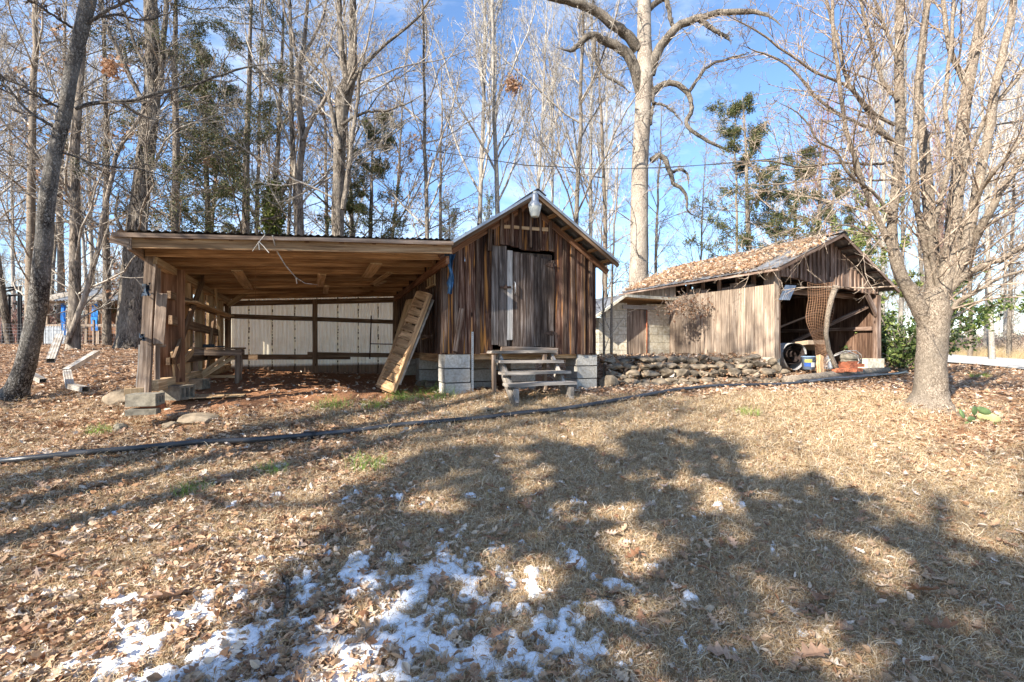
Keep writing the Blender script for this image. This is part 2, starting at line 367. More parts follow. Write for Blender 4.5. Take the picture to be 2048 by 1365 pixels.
vs = noise(nt, v, 90, 4, .7); n2 = noise(nt, v, 2.2, 5, .6); n3 = noise(nt, v, 260, 3, .7)
vd = nn(nt, 'ShaderNodeVectorMath', operation='MULTIPLY_ADD'); nv = nn(nt, 'ShaderNodeTexNoise'); nv.inputs['Scale'].default_value = 25; nt.links.new(v, nv.inputs['Vector'])
nt.links.new(nv.outputs['Color'], vd.inputs[0]); vd.inputs[1].default_value = (.06, .06, .06); nt.links.new(v, vd.inputs[2])
vo = nn(nt, 'ShaderNodeTexVoronoi'); vo.inputs['Scale'].default_value = 22; nt.links.new(vd.outputs[0], vo.inputs['Vector'])
sc = nn(nt, 'ShaderNodeSeparateColor'); nt.links.new(vo.outputs['Color'], sc.inputs[0])
leaf = ramp(nt, sc.outputs[0], [(0, (.10, .05, .028)), (.25, (.22, .115, .06)), (.5, (.34, .20, .115)), (.75, (.42, .28, .17)), (1, (.60, .47, .35))])
leaf = mix(nt, ramp(nt, vo.outputs['Distance'], [(.35, (0, 0, 0)), (.75, (.8,)*3)]), leaf, (.06, .032, .02))
leaf = mix(nt, ramp(nt, n2, [(.4, (0, 0, 0)), (.6, (.5,)*3)]), leaf, (.16, .085, .045))
straw = ramp(nt, n3, [(.32, (.10, .065, .035)), (.48, (.32, .22, .12)), (.62, (.62, .47, .29))])
straw = mix(nt, ramp(nt, vs, [(.45, (0, 0, 0)), (.62, (.6,)*3)]), straw, (.20, .13, .07))
soil = ramp(nt, vs, [(.3, (.16, .075, .04)), (.55, (.36, .18, .095)), (.75, (.50, .29, .17))])
c = mix(nt, sp.outputs[0], leaf, straw); c = mix(nt, sp.outputs[1], c, soil)
nt.links.new(c, b.inputs['Base Color']); b.inputs['Roughness'].default_value = .95; b.inputs['Specular IOR Level'].default_value = .1
hh = mix(nt, .5, vo.outputs['Distance'], n3); bump(nt, hh, .8, .02, b)
M_GROUND = m
me = mesh_np('ground', np.stack([X, Y, Z], -1).reshape(-1, 3), F, M_GROUND, True)
ca = me.color_attributes.new('mask', 'FLOAT_COLOR', 'POINT')
ms = np.stack([straw_amt(X, Y).ravel(), np.clip(soil_amt(X, Y)+soilr(X, Y), 0, 1).ravel()*.9, 0*X.ravel(), 1+0*X.ravel()], -1)
ca.data.foreach_set('color', ms.astype(np.float32).ravel())
o = bpy.data.objects.new('ground', me); COL.objects.link(o); tag(o, kind='structure')

# gravel road beyond the yard on the right
rdv = []; ctr = [(12, 6), (17.5, 15.5), (20.3, 20.5), (24.2, 27.5), (30, 38), (38, 52), (60, 90)]
mb = MB(); pts = []
for i in range(len(ctr)-1):
    for k in range(6):
        t = k/6; pts.append((ctr[i][0]*(1-t)+ctr[i+1][0]*t, ctr[i][1]*(1-t)+ctr[i+1][1]*t))
nr = 7
for i, (x, y) in enumerate(pts):
    a = pts[min(i+1, len(pts)-1)]; q = pts[max(i-1, 0)]; dx, dy = a[0]-q[0], a[1]-q[1]; l = math.hypot(dx, dy)
    for k in range(nr):
        u = (k/(nr-1)-.5)*4.2 + .1*math.sin(i*1.3+k); X0, Y0 = x+dy/l*u, y-dx/l*u
        mb.v.append((X0, Y0, float(gz(X0, Y0))+.05 + .05*(1-abs(k/(nr-1)-.5)*2)))
for i in range(len(pts)-1):
    for k in range(nr-1): a = i*nr+k; mb.f.append((a, a+nr, a+nr+1, a+1))
o = mb.build('road', M_ROAD, None, True); tag(o, kind='structure')

# ------------------------------------------------------------------ thin snow left between the grass in the shade
def snow_f(x, y):
    a = np.zeros_like(x)
    for k, (fx, fy, p) in enumerate(((9.1, 3.0, .3), (3.4, 9.9, 1.7), (17, 12, 2.9), (13, 21, .7), (31, 26, 4.1), (27, 41, 2.2), (57, 49, 5.0))):
        am = (1, 1, .8, .7, .55, .5, .4)[k]
        a = a + am*np.sin(fx*x+p+1.1*np.sin(fy*y*.7+p*2))*np.cos(fy*y+p*1.3+1.3*np.sin(fx*x*.6+p))
    return a/2.0
SR_ = np.random.default_rng(12); SN = 512; SC_ = .012
fxx = np.fft.fftfreq(SN)[:, None]; fyy = np.fft.fftfreq(SN)[None]; frr = np.hypot(fxx, fyy); snf = np.zeros((SN, SN))
for sg_, am_ in ((.5, .45), (.14, .8), (.055, 1.1), (.024, .9)):
    q_ = np.real(np.fft.ifft2(np.fft.fft2(SR_.normal(0, 1, (SN, SN)))*np.exp(-(frr*sg_/SC_*2.2)**2))); snf += am_*q_/q_.std()
snf /= snf.std()
def snow_n(x, y): return snf[(np.asarray(x)/SC_).astype(int) % SN, (np.asarray(y)/SC_).astype(int) % SN]
hx = .0115
sx_, sy_ = np.meshgrid(np.arange(-4.0, 1.7, hx), np.arange(1.55, 3.75, hx))
pr = CX + FPX*sx_/sy_; gzz = gz(sx_, sy_); prow = HY + FPX*(EYE-gzz)/sy_
reg_ = sm(0, 140, prow - (1010 + np.abs(pr-850)*.13 + np.where(pr < 500, (500-pr)*.18, 0))) * (1 - .42*sm(820, 1200, pr - (prow-1150)*.25)-.58*sm(1200, 1500, pr))
v_ = snow_n(sx_, sy_)*.55 + reg_*.95 - 1.02
hgt = np.clip(v_*.07, 0, .018)*(1 + .25*snow_f(sx_*3, sy_*3)) + RG.normal(0, .0012, v_.shape)
ok = v_ > 0
zz = gzz + .006 + np.where(ok, hgt, -.02)
ny_, nx_ = sx_.shape; id_ = np.arange(ny_*nx_).reshape(ny_, nx_)
q = np.stack([id_[:-1, :-1], id_[:-1, 1:], id_[1:, 1:], id_[1:, :-1]], -1).reshape(-1, 4)
kf = (ok[:-1, :-1] | ok[:-1, 1:] | ok[1:, 1:] | ok[1:, :-1]).ravel(); q = q[kf]
us, inv = np.unique(q, return_inverse=True); q = inv.reshape(q.shape)
vv = np.stack([sx_, sy_, zz], -1).reshape(-1, 3)[us]
m, nt, b = mat_base('granular_snow'); n = noise(nt, coords(nt, (1, 1, 1), rnd=False), 160, 4)
nt.links.new(ramp(nt, n, [(.3, (.62, .64, .66)), (.6, (.86, .87, .89))]), b.inputs['Base Color']); b.inputs['Roughness'].default_value = .7
bump(nt, n, .6, .006, b); M_SNOW = m
o = bpy.data.objects.new('snow_patches', mesh_np('snow_patches', vv, q, M_SNOW, True)); COL.objects.link(o)
tag(o, 'thin broken patches of old snow between grass and leaves at the front', 'snow', kind='stuff')
def on_snow(x, y):
    pr = CX + FPX*x/y; prow = HY + FPX*(EYE-gz(x, y))/y
    r = sm(0, 140, prow - (1010 + np.abs(pr-850)*.13 + np.where(pr < 500, (500-pr)*.18, 0))) * (1 - .42*sm(820, 1200, pr - (prow-1150)*.25)-.58*sm(1200, 1500, pr))
    return snow_n(x, y)*.55 + r*.95 - 1.02

# ------------------------------------------------------------------ litter: leaves and grass scattered by geometry nodes
SRC = bpy.data.collections.new('scatter_sources')
def src_coll(name, meshes):
    c = bpy.data.collections.new(name)
    for i, me in enumerate(meshes):
        o = bpy.data.objects.new('%s_%02d' % (name, i), me); c.objects.link(o)
    return c
def scatter(name, coll, P, R, Sc, I, label, cat, extra=None):
    me = bpy.data.meshes.new(name); me.vertices.add(len(P)); me.vertices.foreach_set('co', np.asarray(P, np.float32).ravel())
    a = me.attributes.new('rot', 'FLOAT_VECTOR', 'POINT'); a.data.foreach_set('vector', np.asarray(R, np.float32).ravel())
    a = me.attributes.new('scl', 'FLOAT', 'POINT'); a.data.foreach_set('value', np.asarray(Sc, np.float32))
    a = me.attributes.new('idx', 'INT', 'POINT'); a.data.foreach_set('value', np.asarray(I, np.int32))
    o = bpy.data.objects.new(name, me); COL.objects.link(o)
    g = bpy.data.node_groups.new(name, 'GeometryNodeTree')
    g.interface.new_socket('Geometry', in_out='INPUT', socket_type='NodeSocketGeometry'); g.interface.new_socket('Geometry', in_out='OUTPUT', socket_type='NodeSocketGeometry')
    gi = nn(g, 'NodeGroupInput'); go = nn(g, 'NodeGroupOutput'); ip = nn(g, 'GeometryNodeInstanceOnPoints'); mp = nn(g, 'GeometryNodeMeshToPoints')
    ci = nn(g, 'GeometryNodeCollectionInfo'); ci.inputs[0].default_value = coll; ci.inputs[1].default_value = True; ci.inputs[2].default_value = True
    ar = nn(g, 'GeometryNodeInputNamedAttribute', data_type='FLOAT_VECTOR'); ar.inputs[0].default_value = 'rot'
    as_ = nn(g, 'GeometryNodeInputNamedAttribute', data_type='FLOAT'); as_.inputs[0].default_value = 'scl'
    ai = nn(g, 'GeometryNodeInputNamedAttribute', data_type='INT'); ai.inputs[0].default_value = 'idx'
    lk = g.links.new
    lk(gi.outputs[0], mp.inputs[0]); lk(mp.outputs[0], ip.inputs['Points']); lk(ci.outputs[0], ip.inputs['Instance']); ip.inputs['Pick Instance'].default_value = True
    lk([s for s in ai.outputs if s.enabled][0], ip.inputs['Instance Index']); lk([s for s in ar.outputs if s.enabled][0], ip.inputs['Rotation'])
    lk([s for s in as_.outputs if s.enabled][0], ip.inputs['Scale']); lk(ip.outputs[0], go.inputs[0])
    md = o.modifiers.new('scatter', 'NODES'); md.node_group = g
    return tag(o, label, cat, kind='stuff')
def leaf_oval(L_, W_, curl, fold):
    v = []; f = []; n = 5
    for i in range(n+1):
        t = i/n; wv = W_*math.sin(math.pi*min(1, t*.95+.03))**.8/2 * (1+random.uniform(-.15, .15))
        y = (t-.5)*L_; z = curl*(2*t-1)**2*L_ + random.uniform(-1, 1)*.02*L_
        v += [(-wv, y, z + fold*wv*2+random.uniform(0, .1)*wv), (0, y, z), (wv, y, z + fold*wv*2)]
    for i in range(n):
        a = i*3; f += [(a, a+1, a+4, a+3), (a+1, a+2, a+5, a+4)]
    me = bpy.data.meshes.new('leaf'); me.from_pydata(v, [], f); return me
def leaf_oak(L_, W_, curl):
    prof = [(0, .03), (.12, .06), (.2, .3), (.3, .12), (.42, .48), (.52, .16), (.66, .5), (.76, .2), (.88, .28), (1, .02)]
    v = []; f = []
    for t, wv in prof:
        y = (t-.5)*L_; z = curl*(2*t-1)**2*L_ + random.uniform(-1, 1)*.04*L_
        v += [(-wv*W_, y+wv*.12*L_, z + wv*W_*random.uniform(.1, .7)), (0, y, z), (wv*W_, y+wv*.12*L_, z + wv*W_*random.uniform(.1, .7))]
    for i in range(len(prof)-1):
        a = i*3; f += [(a, a+1, a+4, a+3), (a+1, a+2, a+5, a+4)]
    me = bpy.data.meshes.new('leaf'); me.from_pydata(v, [], f); return me
lm = []
for i in range(7): lm.append(leaf_oval(.068, .017+.009*(i % 3), random.choice((.05, .2, -.12, .3)), random.choice((.1, .5, .9, .25))))
for i in range(3): lm.append(leaf_oak(.11, .07, random.choice((.1, .25, -.1))))
for me in lm: me.materials.append(F_LIT)
for i in range(4):
    me = leaf_oak(.15, .085, random.choice((.12, .25, -.05))); me.materials.append(F_LITD); lm.append(me)
CL = src_coll('loose_leaf', lm)
def tuft(n, h, spread, matt, lie=.75):
    v = []; f = []
    for i in range(n):
        a = random.uniform(0, 6.28); r = spread*random.random()**.6; bx, by = r*math.cos(a), r*math.sin(a)
        az = random.uniform(0, 6.28); ln = h*random.uniform(.5, 1.2); lean = random.uniform(.15, 1.5)*lie; wd = .0012+random.random()*.0013
        p = Vector((bx, by, -.004)); d = Vector((math.cos(az)*math.sin(lean), math.sin(az)*math.sin(lean), math.cos(lean)))
        sd_ = Vector((-math.sin(az), math.cos(az), random.uniform(-.7, .7))).normalized(); base = len(v); k = 3
        for j in range(k+1):
            ww = wd*(1-.7*j/k); v += [tuple(p-sd_*ww), tuple(p+sd_*ww)]
            p = p + d*(ln/k); d = (d + Vector((random.uniform(-.6, .6), random.uniform(-.6, .6), -.5*lie))).normalized()
            if p.z < .002: p.z = .002 + random.random()*.006
        for j in range(k): q = base+j*2; f.append((q, q+1, q+3, q+2))
    me = bpy.data.meshes.new('tuft'); me.from_pydata(v, [], f); me.materials.append(matt); return me
CT = src_coll('dry_tuft', [tuft(34, random.choice((.05, .065, .08)), .085, F_STRAW, random.choice((1.0, 1.15, 1.3))) for _ in range(8)])
def view_pts(n, d0, d1, p, spread=1.13):            # more points near the viewer
    u = RG.random(n); e = 1-p+1e-4
    y = (d0**e + u*(d1**e-d0**e))**(1/e)
    x = (RG.random(n)*2-1)*spread*y; return x, y
def in_bld(x, y):
    s = (x+.915)*.919+(y-6.7)*.394; t = (x+.915)*-.394+(y-6.7)*.919
    a = (s > -3.3) & (s < 2.5) & (t > .0) & (t < 4.1)
    s2 = (x-5.386)*.919+(y-9.9)*.394; t2 = (x-5.386)*-.394+(y-9.9)*.919
    b_ = (s2 > -.1) & (s2 < 3.5) & (t2 > .3) & (t2 < 5)
    return a, b_
x, y = view_pts(46000, 1.5, 9.5, 1.0); a = straw_amt(x, y); sn = on_snow(x, y)
keep = (RG.random(len(x)) < np.clip(a*1.0+.10*(y < 6), 0, 1)) & ~in_bld(x, y)[0] & ((sn < .0) | (RG.random(len(x)) < .16)) & (y < 8.2)
x, y = x[keep], y[keep]; n = len(x)
scatter('dry_grass', CT, np.stack([x, y, gz(x, y)], -1), np.stack([RG.normal(0, .12, n)+.1, RG.normal(0, .12, n), RG.random(n)*6.28], -1),
        RG.uniform(.6, 1.15, n)*(1+.10*np.clip(y-2.5, 0, 4)), RG.integers(0, 8, n), 'dry straw coloured lawn grass lying over the yard', 'dry grass')
# leaves
def leaf_pts(n, d0, d1, p, dens):
    x, y = view_pts(n, d0, d1, p); k = RG.random(n) < dens(x, y); return x[k], y[k]
def dens1(x, y):
    a = straw_amt(x, y); i1, i2 = in_bld(x, y); s = 1-.84*a; s = np.where(i1, .22, s); s = np.where(i2, .35, s)
    ter = gz(x, y) ; s = np.where(on_snow(x, y) > .05, s*.45, s); n = lump(x*3, y*3)
    return np.clip(s*(.8+.9*n), .04, 1)
x, y = leaf_pts(95000, 1.5, 17, 1.1, dens1); n = len(x)
I = RG.integers(0, 10, n); big = (RG.random(n) < .05) & (y < 6); I = np.where(big, RG.integers(10, 14, n), I)
far = np.clip((y-4)/8, 0, 1)
scatter('fallen_leaves', CL, np.stack([x, y, gz(x, y)+.008+RG.random(n)*.028*(1+straw_amt(x, y)*.4)], -1), np.stack([RG.normal(0, .3, n)+(RG.random(n) < .3)*3.1, RG.normal(0, .3, n), RG.random(n)*6.28], -1),
        RG.uniform(.3, .85, n)*(1+far*.45), I, 'brown and tan fallen leaves littered over the whole yard', 'fallen leaves')
# a few large lobed leaves lying apart in front
BIGL = [(1050, 1025, 1.5, .3), (1640, 1215, 1.3, 1.2), (1880, 1280, 1.2, 2.0), (330, 1215, 1.7, 1.0), (105, 1130, 1.5, 2.2), (1450, 1330, 1.2, .6), (1265, 1130, 1.0, 2.6), (1835, 1200, 1.5, 1.9), (640, 1075, 1.2, .7), (995, 1290, 1.2, 2.8), (1150, 1150, 1.0, 1.1), (1620, 1330, 1.3, 2.4), (1330, 985, 1.2, 1.4), (870, 1180, 1.0, .2)]
LBM = [lm[10+i] for i in range(4)]
BLAB = ['in mid lawn, farthest of the large leaves in the centre', 'in the shade right of the snow edge, above two others', 'in the shade near the lower right corner', 'on the leaf litter at lower left beside snow', 'at the far left edge below the pipe', 'at the bottom edge right of centre', 'on the grass just right of the upper snow patches', 'at the right, in the lower half of the shade', 'beside the small upper snow patches left of centre', 'at the bottom edge just left of centre', 'above the thin twig right of the snow', 'at the bottom edge between centre and right corner', 'in the shaded grass below the lawn bright spot', 'in the middle of the broken snow']
for i, (a, b2, s, r) in enumerate(BIGL):
    p = gpx(a, b2, .045); o = bpy.data.objects.new('oak_leaf', LBM[i % 4]); COL.objects.link(o)
    o.location = p; o.rotation_euler = (random.uniform(-.3, .3), random.uniform(-.3, .3), r*2); o.scale = (s*.85,)*3
    o['label'] = 'large lobed leaf '+BLAB[i]; o['category'] = 'leaf'; o['group'] = 'large lobed leaves lying on the lawn'

# ------------------------------------------------------------------ building frames
Wd = Vector((.9191, .394, 0)); Dd = Vector((-.394, .9191, 0)); UP = Vector((0, 0, 1))
class Fr:
    def __init__(s, x, y): s.o = Vector((x, y, 0))
    def __call__(s, a, t, z): return s.o + Wd*a + Dd*t + UP*z
    def on_front(s, x, y, t=0):                    # photo position -> (s, z) on the plane at depth t
        r = (x-CX)/FPX; p = s.o + Dd*t; a = (r*p.y-p.x)/(Wd.x-r*Wd.y); d = p.y+a*Wd.y
        return a, EYE-(y-HY)*d/FPX
    def on_side(s, x, y, a=0):
        r = (x-CX)/FPX; p = s.o + Wd*a; t = (r*p.y-p.x)/(Dd.x-r*Dd.y); d = p.y+t*Dd.y
        return t, EYE-(y-HY)*d/FPX
A = Fr(-.915, 6.7)                                 # middle shed, front left corner
Wm = 2.44; Dm = 3.81
def corr(parent, name, p0, U, V, wu, lv, mat, pitch=.076, amp=.009, n=None, seg=1, th=0, steps=6):
    """corrugated sheet: corrugations side by side along U, running along V"""
    U = U.normalized(); V = V.normalized(); N = U.cross(V).normalized(); ns = int(wu/pitch*steps)+1; v = []; f = []
    for j in range(seg+1):
        for i in range(ns+1):
            a = wu*i/ns; v.append(tuple(Vector(p0)+U*a+V*(lv*j/seg)+N*(amp*math.cos(2*math.pi*a/pitch)+(random.uniform(-.004, .004) if 0 < j < seg else 0))))
    for j in range(seg):
        for i in range(ns): q = j*(ns+1)+i; f.append((q, q+1, q+ns+2, q+ns+1))
    me = bpy.data.meshes.new(name); me.from_pydata(v, [], f); me.materials.append(mat)
    for p in me.polygons: p.use_smooth = True
    return link(name, me, parent)

# ================================================================== middle shed
shed = thing('garden_shed', 'small dark board and batten wooden shed with grey plank door, raised on concrete block piers', 'shed', A(1.22, 1.9, .75))
zb = 1.27; apx = 1.24
def roofz(s): return 3.50 - .655*abs(s-apx)        # underside of the roof over the front wall
ds0, dz0 = A.on_front(1013, 697); ds1, dz1 = A.on_front(1107, 505); gs0, _ = A.on_front(985, 600)
DT = 2.79
sgn = lambda s: (-.655 if s > apx else .655)
def wall_run(parent, fr, s0, s1, t, nrm, zlo, ztop, skip, mat, bmat, w0=.13, w1=.2, slope=None, batt=True, th=.022, gap=.011, name='wall_board'):
    s = s0; k = 0
    while s < s1-.03:
        wv = min(random.uniform(w0, w1), s1-s)
        if s1-(s+wv) < .05: wv = s1-s
        c = s+wv/2; z0 = zlo(c); zt = ztop(c)
        lo = skip(c) if skip else None
        if lo != 'no':
            if lo: z0 = lo
            off = random.uniform(-.003, .003)
            board(parent, name, fr(c, t+off, z0+random.uniform(-.012, .012)), fr(c, t+off, zt), wv-gap, th, nrm, mat, slope=(slope(c) if slope else 0))
            if batt and k and random.random() < .92:
                zz0 = max(z0, zlo(c)); bt = t - (th*.5+.012)*(1 if nrm.dot(Dd) < 0 else -1)
                zz0 = z0 + (random.uniform(0, .25) if random.random() < .2 else random.uniform(-.02, .03))
                board(parent, 'batten', fr(s, bt, zz0), fr(s, bt, ztop(s)-.01), random.uniform(.035, .06), .028, nrm, bmat, jit=.003, slope=(slope(s) if slope else 0))
        s += wv; k += 1
def skp(c):
    if ds0-.02 < c < ds1+.02: return 'no'
    return None
random.seed(21)
wall_run(shed, A, 0, gs0, 0, -Dd, lambda c: zb, roofz, None, M_SID, M_BAT, slope=lambda c: sgn(c))
wall_run(shed, A, ds1+.01, Wm, 0, -Dd, lambda c: zb-.02, roofz, None, M_SID, M_BAT, slope=lambda c: sgn(c))
# gable boards hanging over the door head
zg = A.on_front(1050, 499)[1]
wall_run(shed, A, gs0, ds1+.01, -.035, -Dd, lambda c: zg + .02*math.sin(c*9)-.03*(c-ds0), roofz, None, M_SID, M_BAT, slope=lambda c: sgn(c), w0=.12, w1=.19)
board(shed, 'batten', A(gs0-.06, -.06, zg-.08), A(gs0-.06, -.06, roofz(gs0-.06)-.05), .07, .02, -Dd, M_BAT)
# fixed grey boards left of the door
board(shed, 'jamb_board', A(gs0+.03, -.01, zb+.13), A(gs0+.035, -.01, zg+.02), .105, .024, -Dd, M_GREY)['label'] = 'silvery grey board beside the door'
board(shed, 'jamb_board', A(ds0-.065, -.014, zb+.11), A(ds0-.07, -.014, zg+.02), .115, .024, -Dd, M_GREY)
# door
door = link('door', (lambda mb: (mb.box(A((ds0+ds1)/2, .03, (zb+DT)/2+.03), ds1-ds0-.04, DT-zb-.1, .02, Wd, UP, -Dd), mb.mesh('door', M_DOOR))[1])(MB()), shed)
dw = (ds1-ds0)
edges = [0, .115, .26, .40, .56, .71, .86, 1]
for i in range(7):
    a, b_ = ds0+dw*edges[i], ds0+dw*edges[i+1]
    board(door, 'plank', A((a+b_)/2, -.012+random.uniform(-.003, .003), zb+.10-(.0 if i else -.10)+random.uniform(-.01, .01)), A((a+b_)/2, -.012, DT-.11*(b_-ds0)/dw), b_-a-.006, .024, -Dd, M_PALE if i == 0 else M_DOOR)
hs, hz = A.on_front(1027, 577)
mb = MB(); mb.tube([A(hs, -.03, hz-.09), A(hs, -.07, hz-.07), A(hs, -.07, hz+.07), A(hs, -.03, hz+.09)], .008); mb.build('handle', M_GALV, door, True)
for hx_, hy_ in ((1102, 531), (1102, 667)):
    s_, z_ = A.on_front(hx_, hy_); mb = MB(); P = []
    for y_ in (-.034, -.026):
        for a, b_ in ((-.13, .0), (0, -.04), (.10, 0), (0, .04)): P.append(A(s_+a, y_, z_+b_))
    mb.quadbox(P); mb.tube([A(s_+.0, -.04, z_-.035), A(s_, -.04, z_+.035)], .01); mb.build('hinge', M_HINGE, door)
s_, z_ = A.on_front(1009, 575); mb = MB(); mb.box(A(s_, -.035, z_), .18, .012, .03, Wd, -Dd, UP); mb.box(A(s_, -.045, z_), .03, .03, .06, Wd, -Dd, UP); mb.build('latch', M_HINGE, shed)
board(shed, 'door_sill', A(ds0-.1, -.03, zb+.05), A(ds1+.05, -.03, zb+.03), .11, .05, -Dd, M_OLD)
# hanging loose boards low on the left
board(shed, 'loose_board', A(*[A.on_front(908, 700)[0], -.05, A.on_front(908, 703)[1]]), A(A.on_front(922, 618)[0], -.05, A.on_front(922, 618)[1]), .075, .02, -Dd, M_BAT)['label'] = 'loose slanting board low on the wall'
# side walls, back wall, floor, sill beams
sideN = -Wd
def side_run(parent, fr, a, t0, t1, nrm, z0f, z1f, mat, bmat, w0=.13, w1=.2, name='side_board', gap=.004, batt=True):
    t = t0; k = 0
    while t < t1-.03:
        wv = min(random.uniform(w0, w1), t1-t); c = t+wv/2
        board(parent, name, fr(a+random.uniform(-.003, .003), c, z0f(c)+random.uniform(-.01, .01)), fr(a, c, z1f(c)), wv-gap, .022, nrm, mat)
        if batt and k:
            bo = -.023 if nrm.dot(Wd) < 0 else .023
            board(parent, 'batten', fr(a+bo, t, z0f(c)), fr(a+bo, t, z1f(t)), .045, .02, nrm, bmat, jit=.002)
        t += wv; k += 1
side_run(shed, A, 0, .02, Dm, -Wd, lambda t: zb, lambda t: roofz(0)-.01, M_SID, M_BAT)
side_run(shed, A, Wm, .02, Dm, Wd, lambda t: zb, lambda t: roofz(Wm)-.01, M_SID, M_BAT, w0=.2, w1=.28, batt=False)
wall_run(shed, A, 0, Wm, Dm, Dd, lambda c: zb, roofz, None, M_SID, M_BAT, w0=.2, w1=.28, batt=False, slope=lambda c: -sgn(c), name='back_board')
mb = MB(); mb.box(A(Wm/2, Dm/2, zb+.03), Wm-.06, Dm-.06, .05, Wd, Dd, UP); mb.build('floor', M_JOIST, shed)
for s_ in (.06, Wm-.06): board(shed, 'floor_beam', A(s_, .03, zb-.06), A(s_, Dm, zb-.06), .11, .13, UP, M_JOIST)
board(shed, 'floor_beam', A(.13, .08, zb-.04), A(Wm-.13, .08, zb-.04), .09, .08, UP, M_JOIST)
# corner board slightly loose, with pale edge
board(shed, 'corner_board', A(-.03, -.03, zb+.02), A(-.03, -.03, roofz(0)-.05), .09, .02, -Dd-Wd*.4, M_BAT)
# roof: two slopes of metal sheets with rafters and rake boards
def slope_pt(s, t): return A(s, t, roofz(s)+.075)
eL, eR = -.10, 2.44+.20; T0 = -.36; T1 = Dm+.15
for sgn_, e in ((-1, eL), (1, eR)):
    a = slope_pt(apx, T0); b_ = slope_pt(e, T0); Vv = b_-a; ntile = 5; step = (T1-T0)/ntile
    for k in range(ntile):
        p0 = slope_pt(apx, T0+step*k)+UP*(.004*(k % 2)+.012)
        o = corr(shed, 'roof_sheet', p0, Dd, Vv, step+.03, Vv.length, M_ROOFM, pitch=.1, amp=.007)
    for t_ in [T0+.02]:
        board(shed, 'rake_board', A(apx, t_+.02, roofz(apx)+.03), A(e, t_+.02, roofz(e)+.03), .05, .028, -Dd, M_DUST); board(shed, 'drip_edge', A(apx, t_-.012, roofz(apx)+.075), A(e, t_-.012, roofz(e)+.075), .035, .01, -Dd, M_GALV, jit=.002)
    board(shed, 'soffit_board', A(apx, -.035, roofz(apx)-.03), A(e, -.035, roofz(e)-.03), .09, .03, -Dd, M_TRIM)
    for k in range(6):
        f_ = (k+.5)/6; s_ = apx+(e-apx)*f_; board(shed, 'purlin', A(s_, T0+.04, roofz(s_)+.045), A(s_, T1, roofz(s_)+.045), .07, .035, UP, M_JOIST)
mb = MB()
for sg in (-1, 1): mb.box(A(apx+sg*.07, (T0+T1)/2, roofz(apx)+.075), .16, T1-T0+.02, .006, (Wd*1-UP*.655*sg).normalized(), Dd, (UP+Wd*.655*sg).normalized())
mb.build('ridge_cap', M_ROOFM, shed)
# piers
def cmu_pier(parent, fr, s0, t0, ztop, zbot, w=.4, dpt=.2, off=0):
    z = ztop; k = 0
    while z > zbot:
        h = .19; mb = MB(); 
        mb.box(fr(s0+w/2+random.uniform(-.006, .006), t0+dpt/2+random.uniform(-.004, .004), z-h/2), w, dpt, h-.006, Wd, Dd, UP)
        mb.build('block', M_CMU, parent); z -= .2; k += 1
cmu_pier(shed, A, -.02, -.04, zb-.005, .55, .36, .36)
cmu_pier(shed, A, 2.10, .0, zb-.005, .55, .36, .36)
cmu_pier(shed, A, .60, .75, zb-.06, .65, .36, .3); cmu_pier(shed, A, 1.15, .40, zb-.06, .65, .42, .3)
cmu_pier(shed, A, 0, 3.3, zb-.1, .75, .36, .36); cmu_pier(shed, A, 2.0, 3.3, zb-.1, .75, .36, .36); cmu_pier(shed, A, 0.0, 1.7, zb-.1, .7, .36, .3)
# small lattice window in the left side wall
mb = MB(); t0_, z0_ = A.on_side(870, 578, -.04); t1_, z1_ = A.on_side(856, 548, -.04)
zlo_, zhi_ = 2.28, 2.62; 
for k in range(4): tt = t0_+(t1_-t0_)*k/3; mb.box(A(-.045, tt, (zlo_+zhi_)/2), .02, .022, zhi_-zlo_, Wd, Dd, UP)
for z_ in (zlo_, zhi_): mb.box(A(-.052, (t0_+t1_)/2, z_), .03, abs(t1_-t0_)+.06, .025, Wd, Dd, UP)
mb.build('window', M_WARM, shed)
board(shed, 'patch_board', A(-.05, A.on_side(865, 665, -.04)[0], 1.52), A(-.05, A.on_side(846, 662, -.04)[0], 1.52), .07, .02, -Wd, M_BAT)

# lamp on the gable
lp = A.o + Dd*-.62 + Wd*(apx-.10); lp = Vector((lp.x, lp.y, 0)); la = px(1070, 390, lp.y); la.x = (1070-CX)/FPX*lp.y
def zr(y): return EYE-(y-HY)*lp.y/FPX
lamp = thing('barn_light', 'silver dusk to dawn yard light with ribbed plastic globe under the gable peak', 'lamp', (la.x, lp.y, zr(436)))
c0 = Vector((la.x, lp.y, 0)); K = lp.y/FPX
def lat(name, prof, mat, n=28): mb = MB(); mb.lathe(c0, [(r*K, zr(y)) for r, y in prof], n); return mb.build(name, mat, lamp, True)
lat('photocell', [(.1, 383), (4, 383.5), (4.5, 387), (4.5, 390)], M_GLASSY)
lat('housing', [(4.5, 388), (6.2, 390), (6.8, 394), (7, 403), (9, 406), (12, 410), (12.3, 414)], M_GALV)
rb_ = []
mb = MB()
for k in range(28):
    a = 2*math.pi*k/28; p = c0+Vector((math.cos(a)*12.6*K, math.sin(a)*12.6*K, 0)); mb.box(p+UP*((zr(409)+zr(415))/2), .4*K, .7*K, 6*K, Vector((math.cos(a), math.sin(a), 0)), Vector((-math.sin(a), math.cos(a), 0)), UP)
mb.build('ribbed_collar', M_GALV, lamp)
lat('globe', [(12.2, 414), (12.0, 417), (10.5, 424), (8.8, 431), (8.0, 433), (7.6, 434.5), (0.1, 435)], M_GLASSY)
mb = MB(); mb.tube([c0+UP*zr(397), c0+Dd*.30+Wd*.05+UP*(zr(400)), A(apx+.03, -.06, zr(405))], .02); mb.build('bracket_arm', M_GALV, lamp, True)
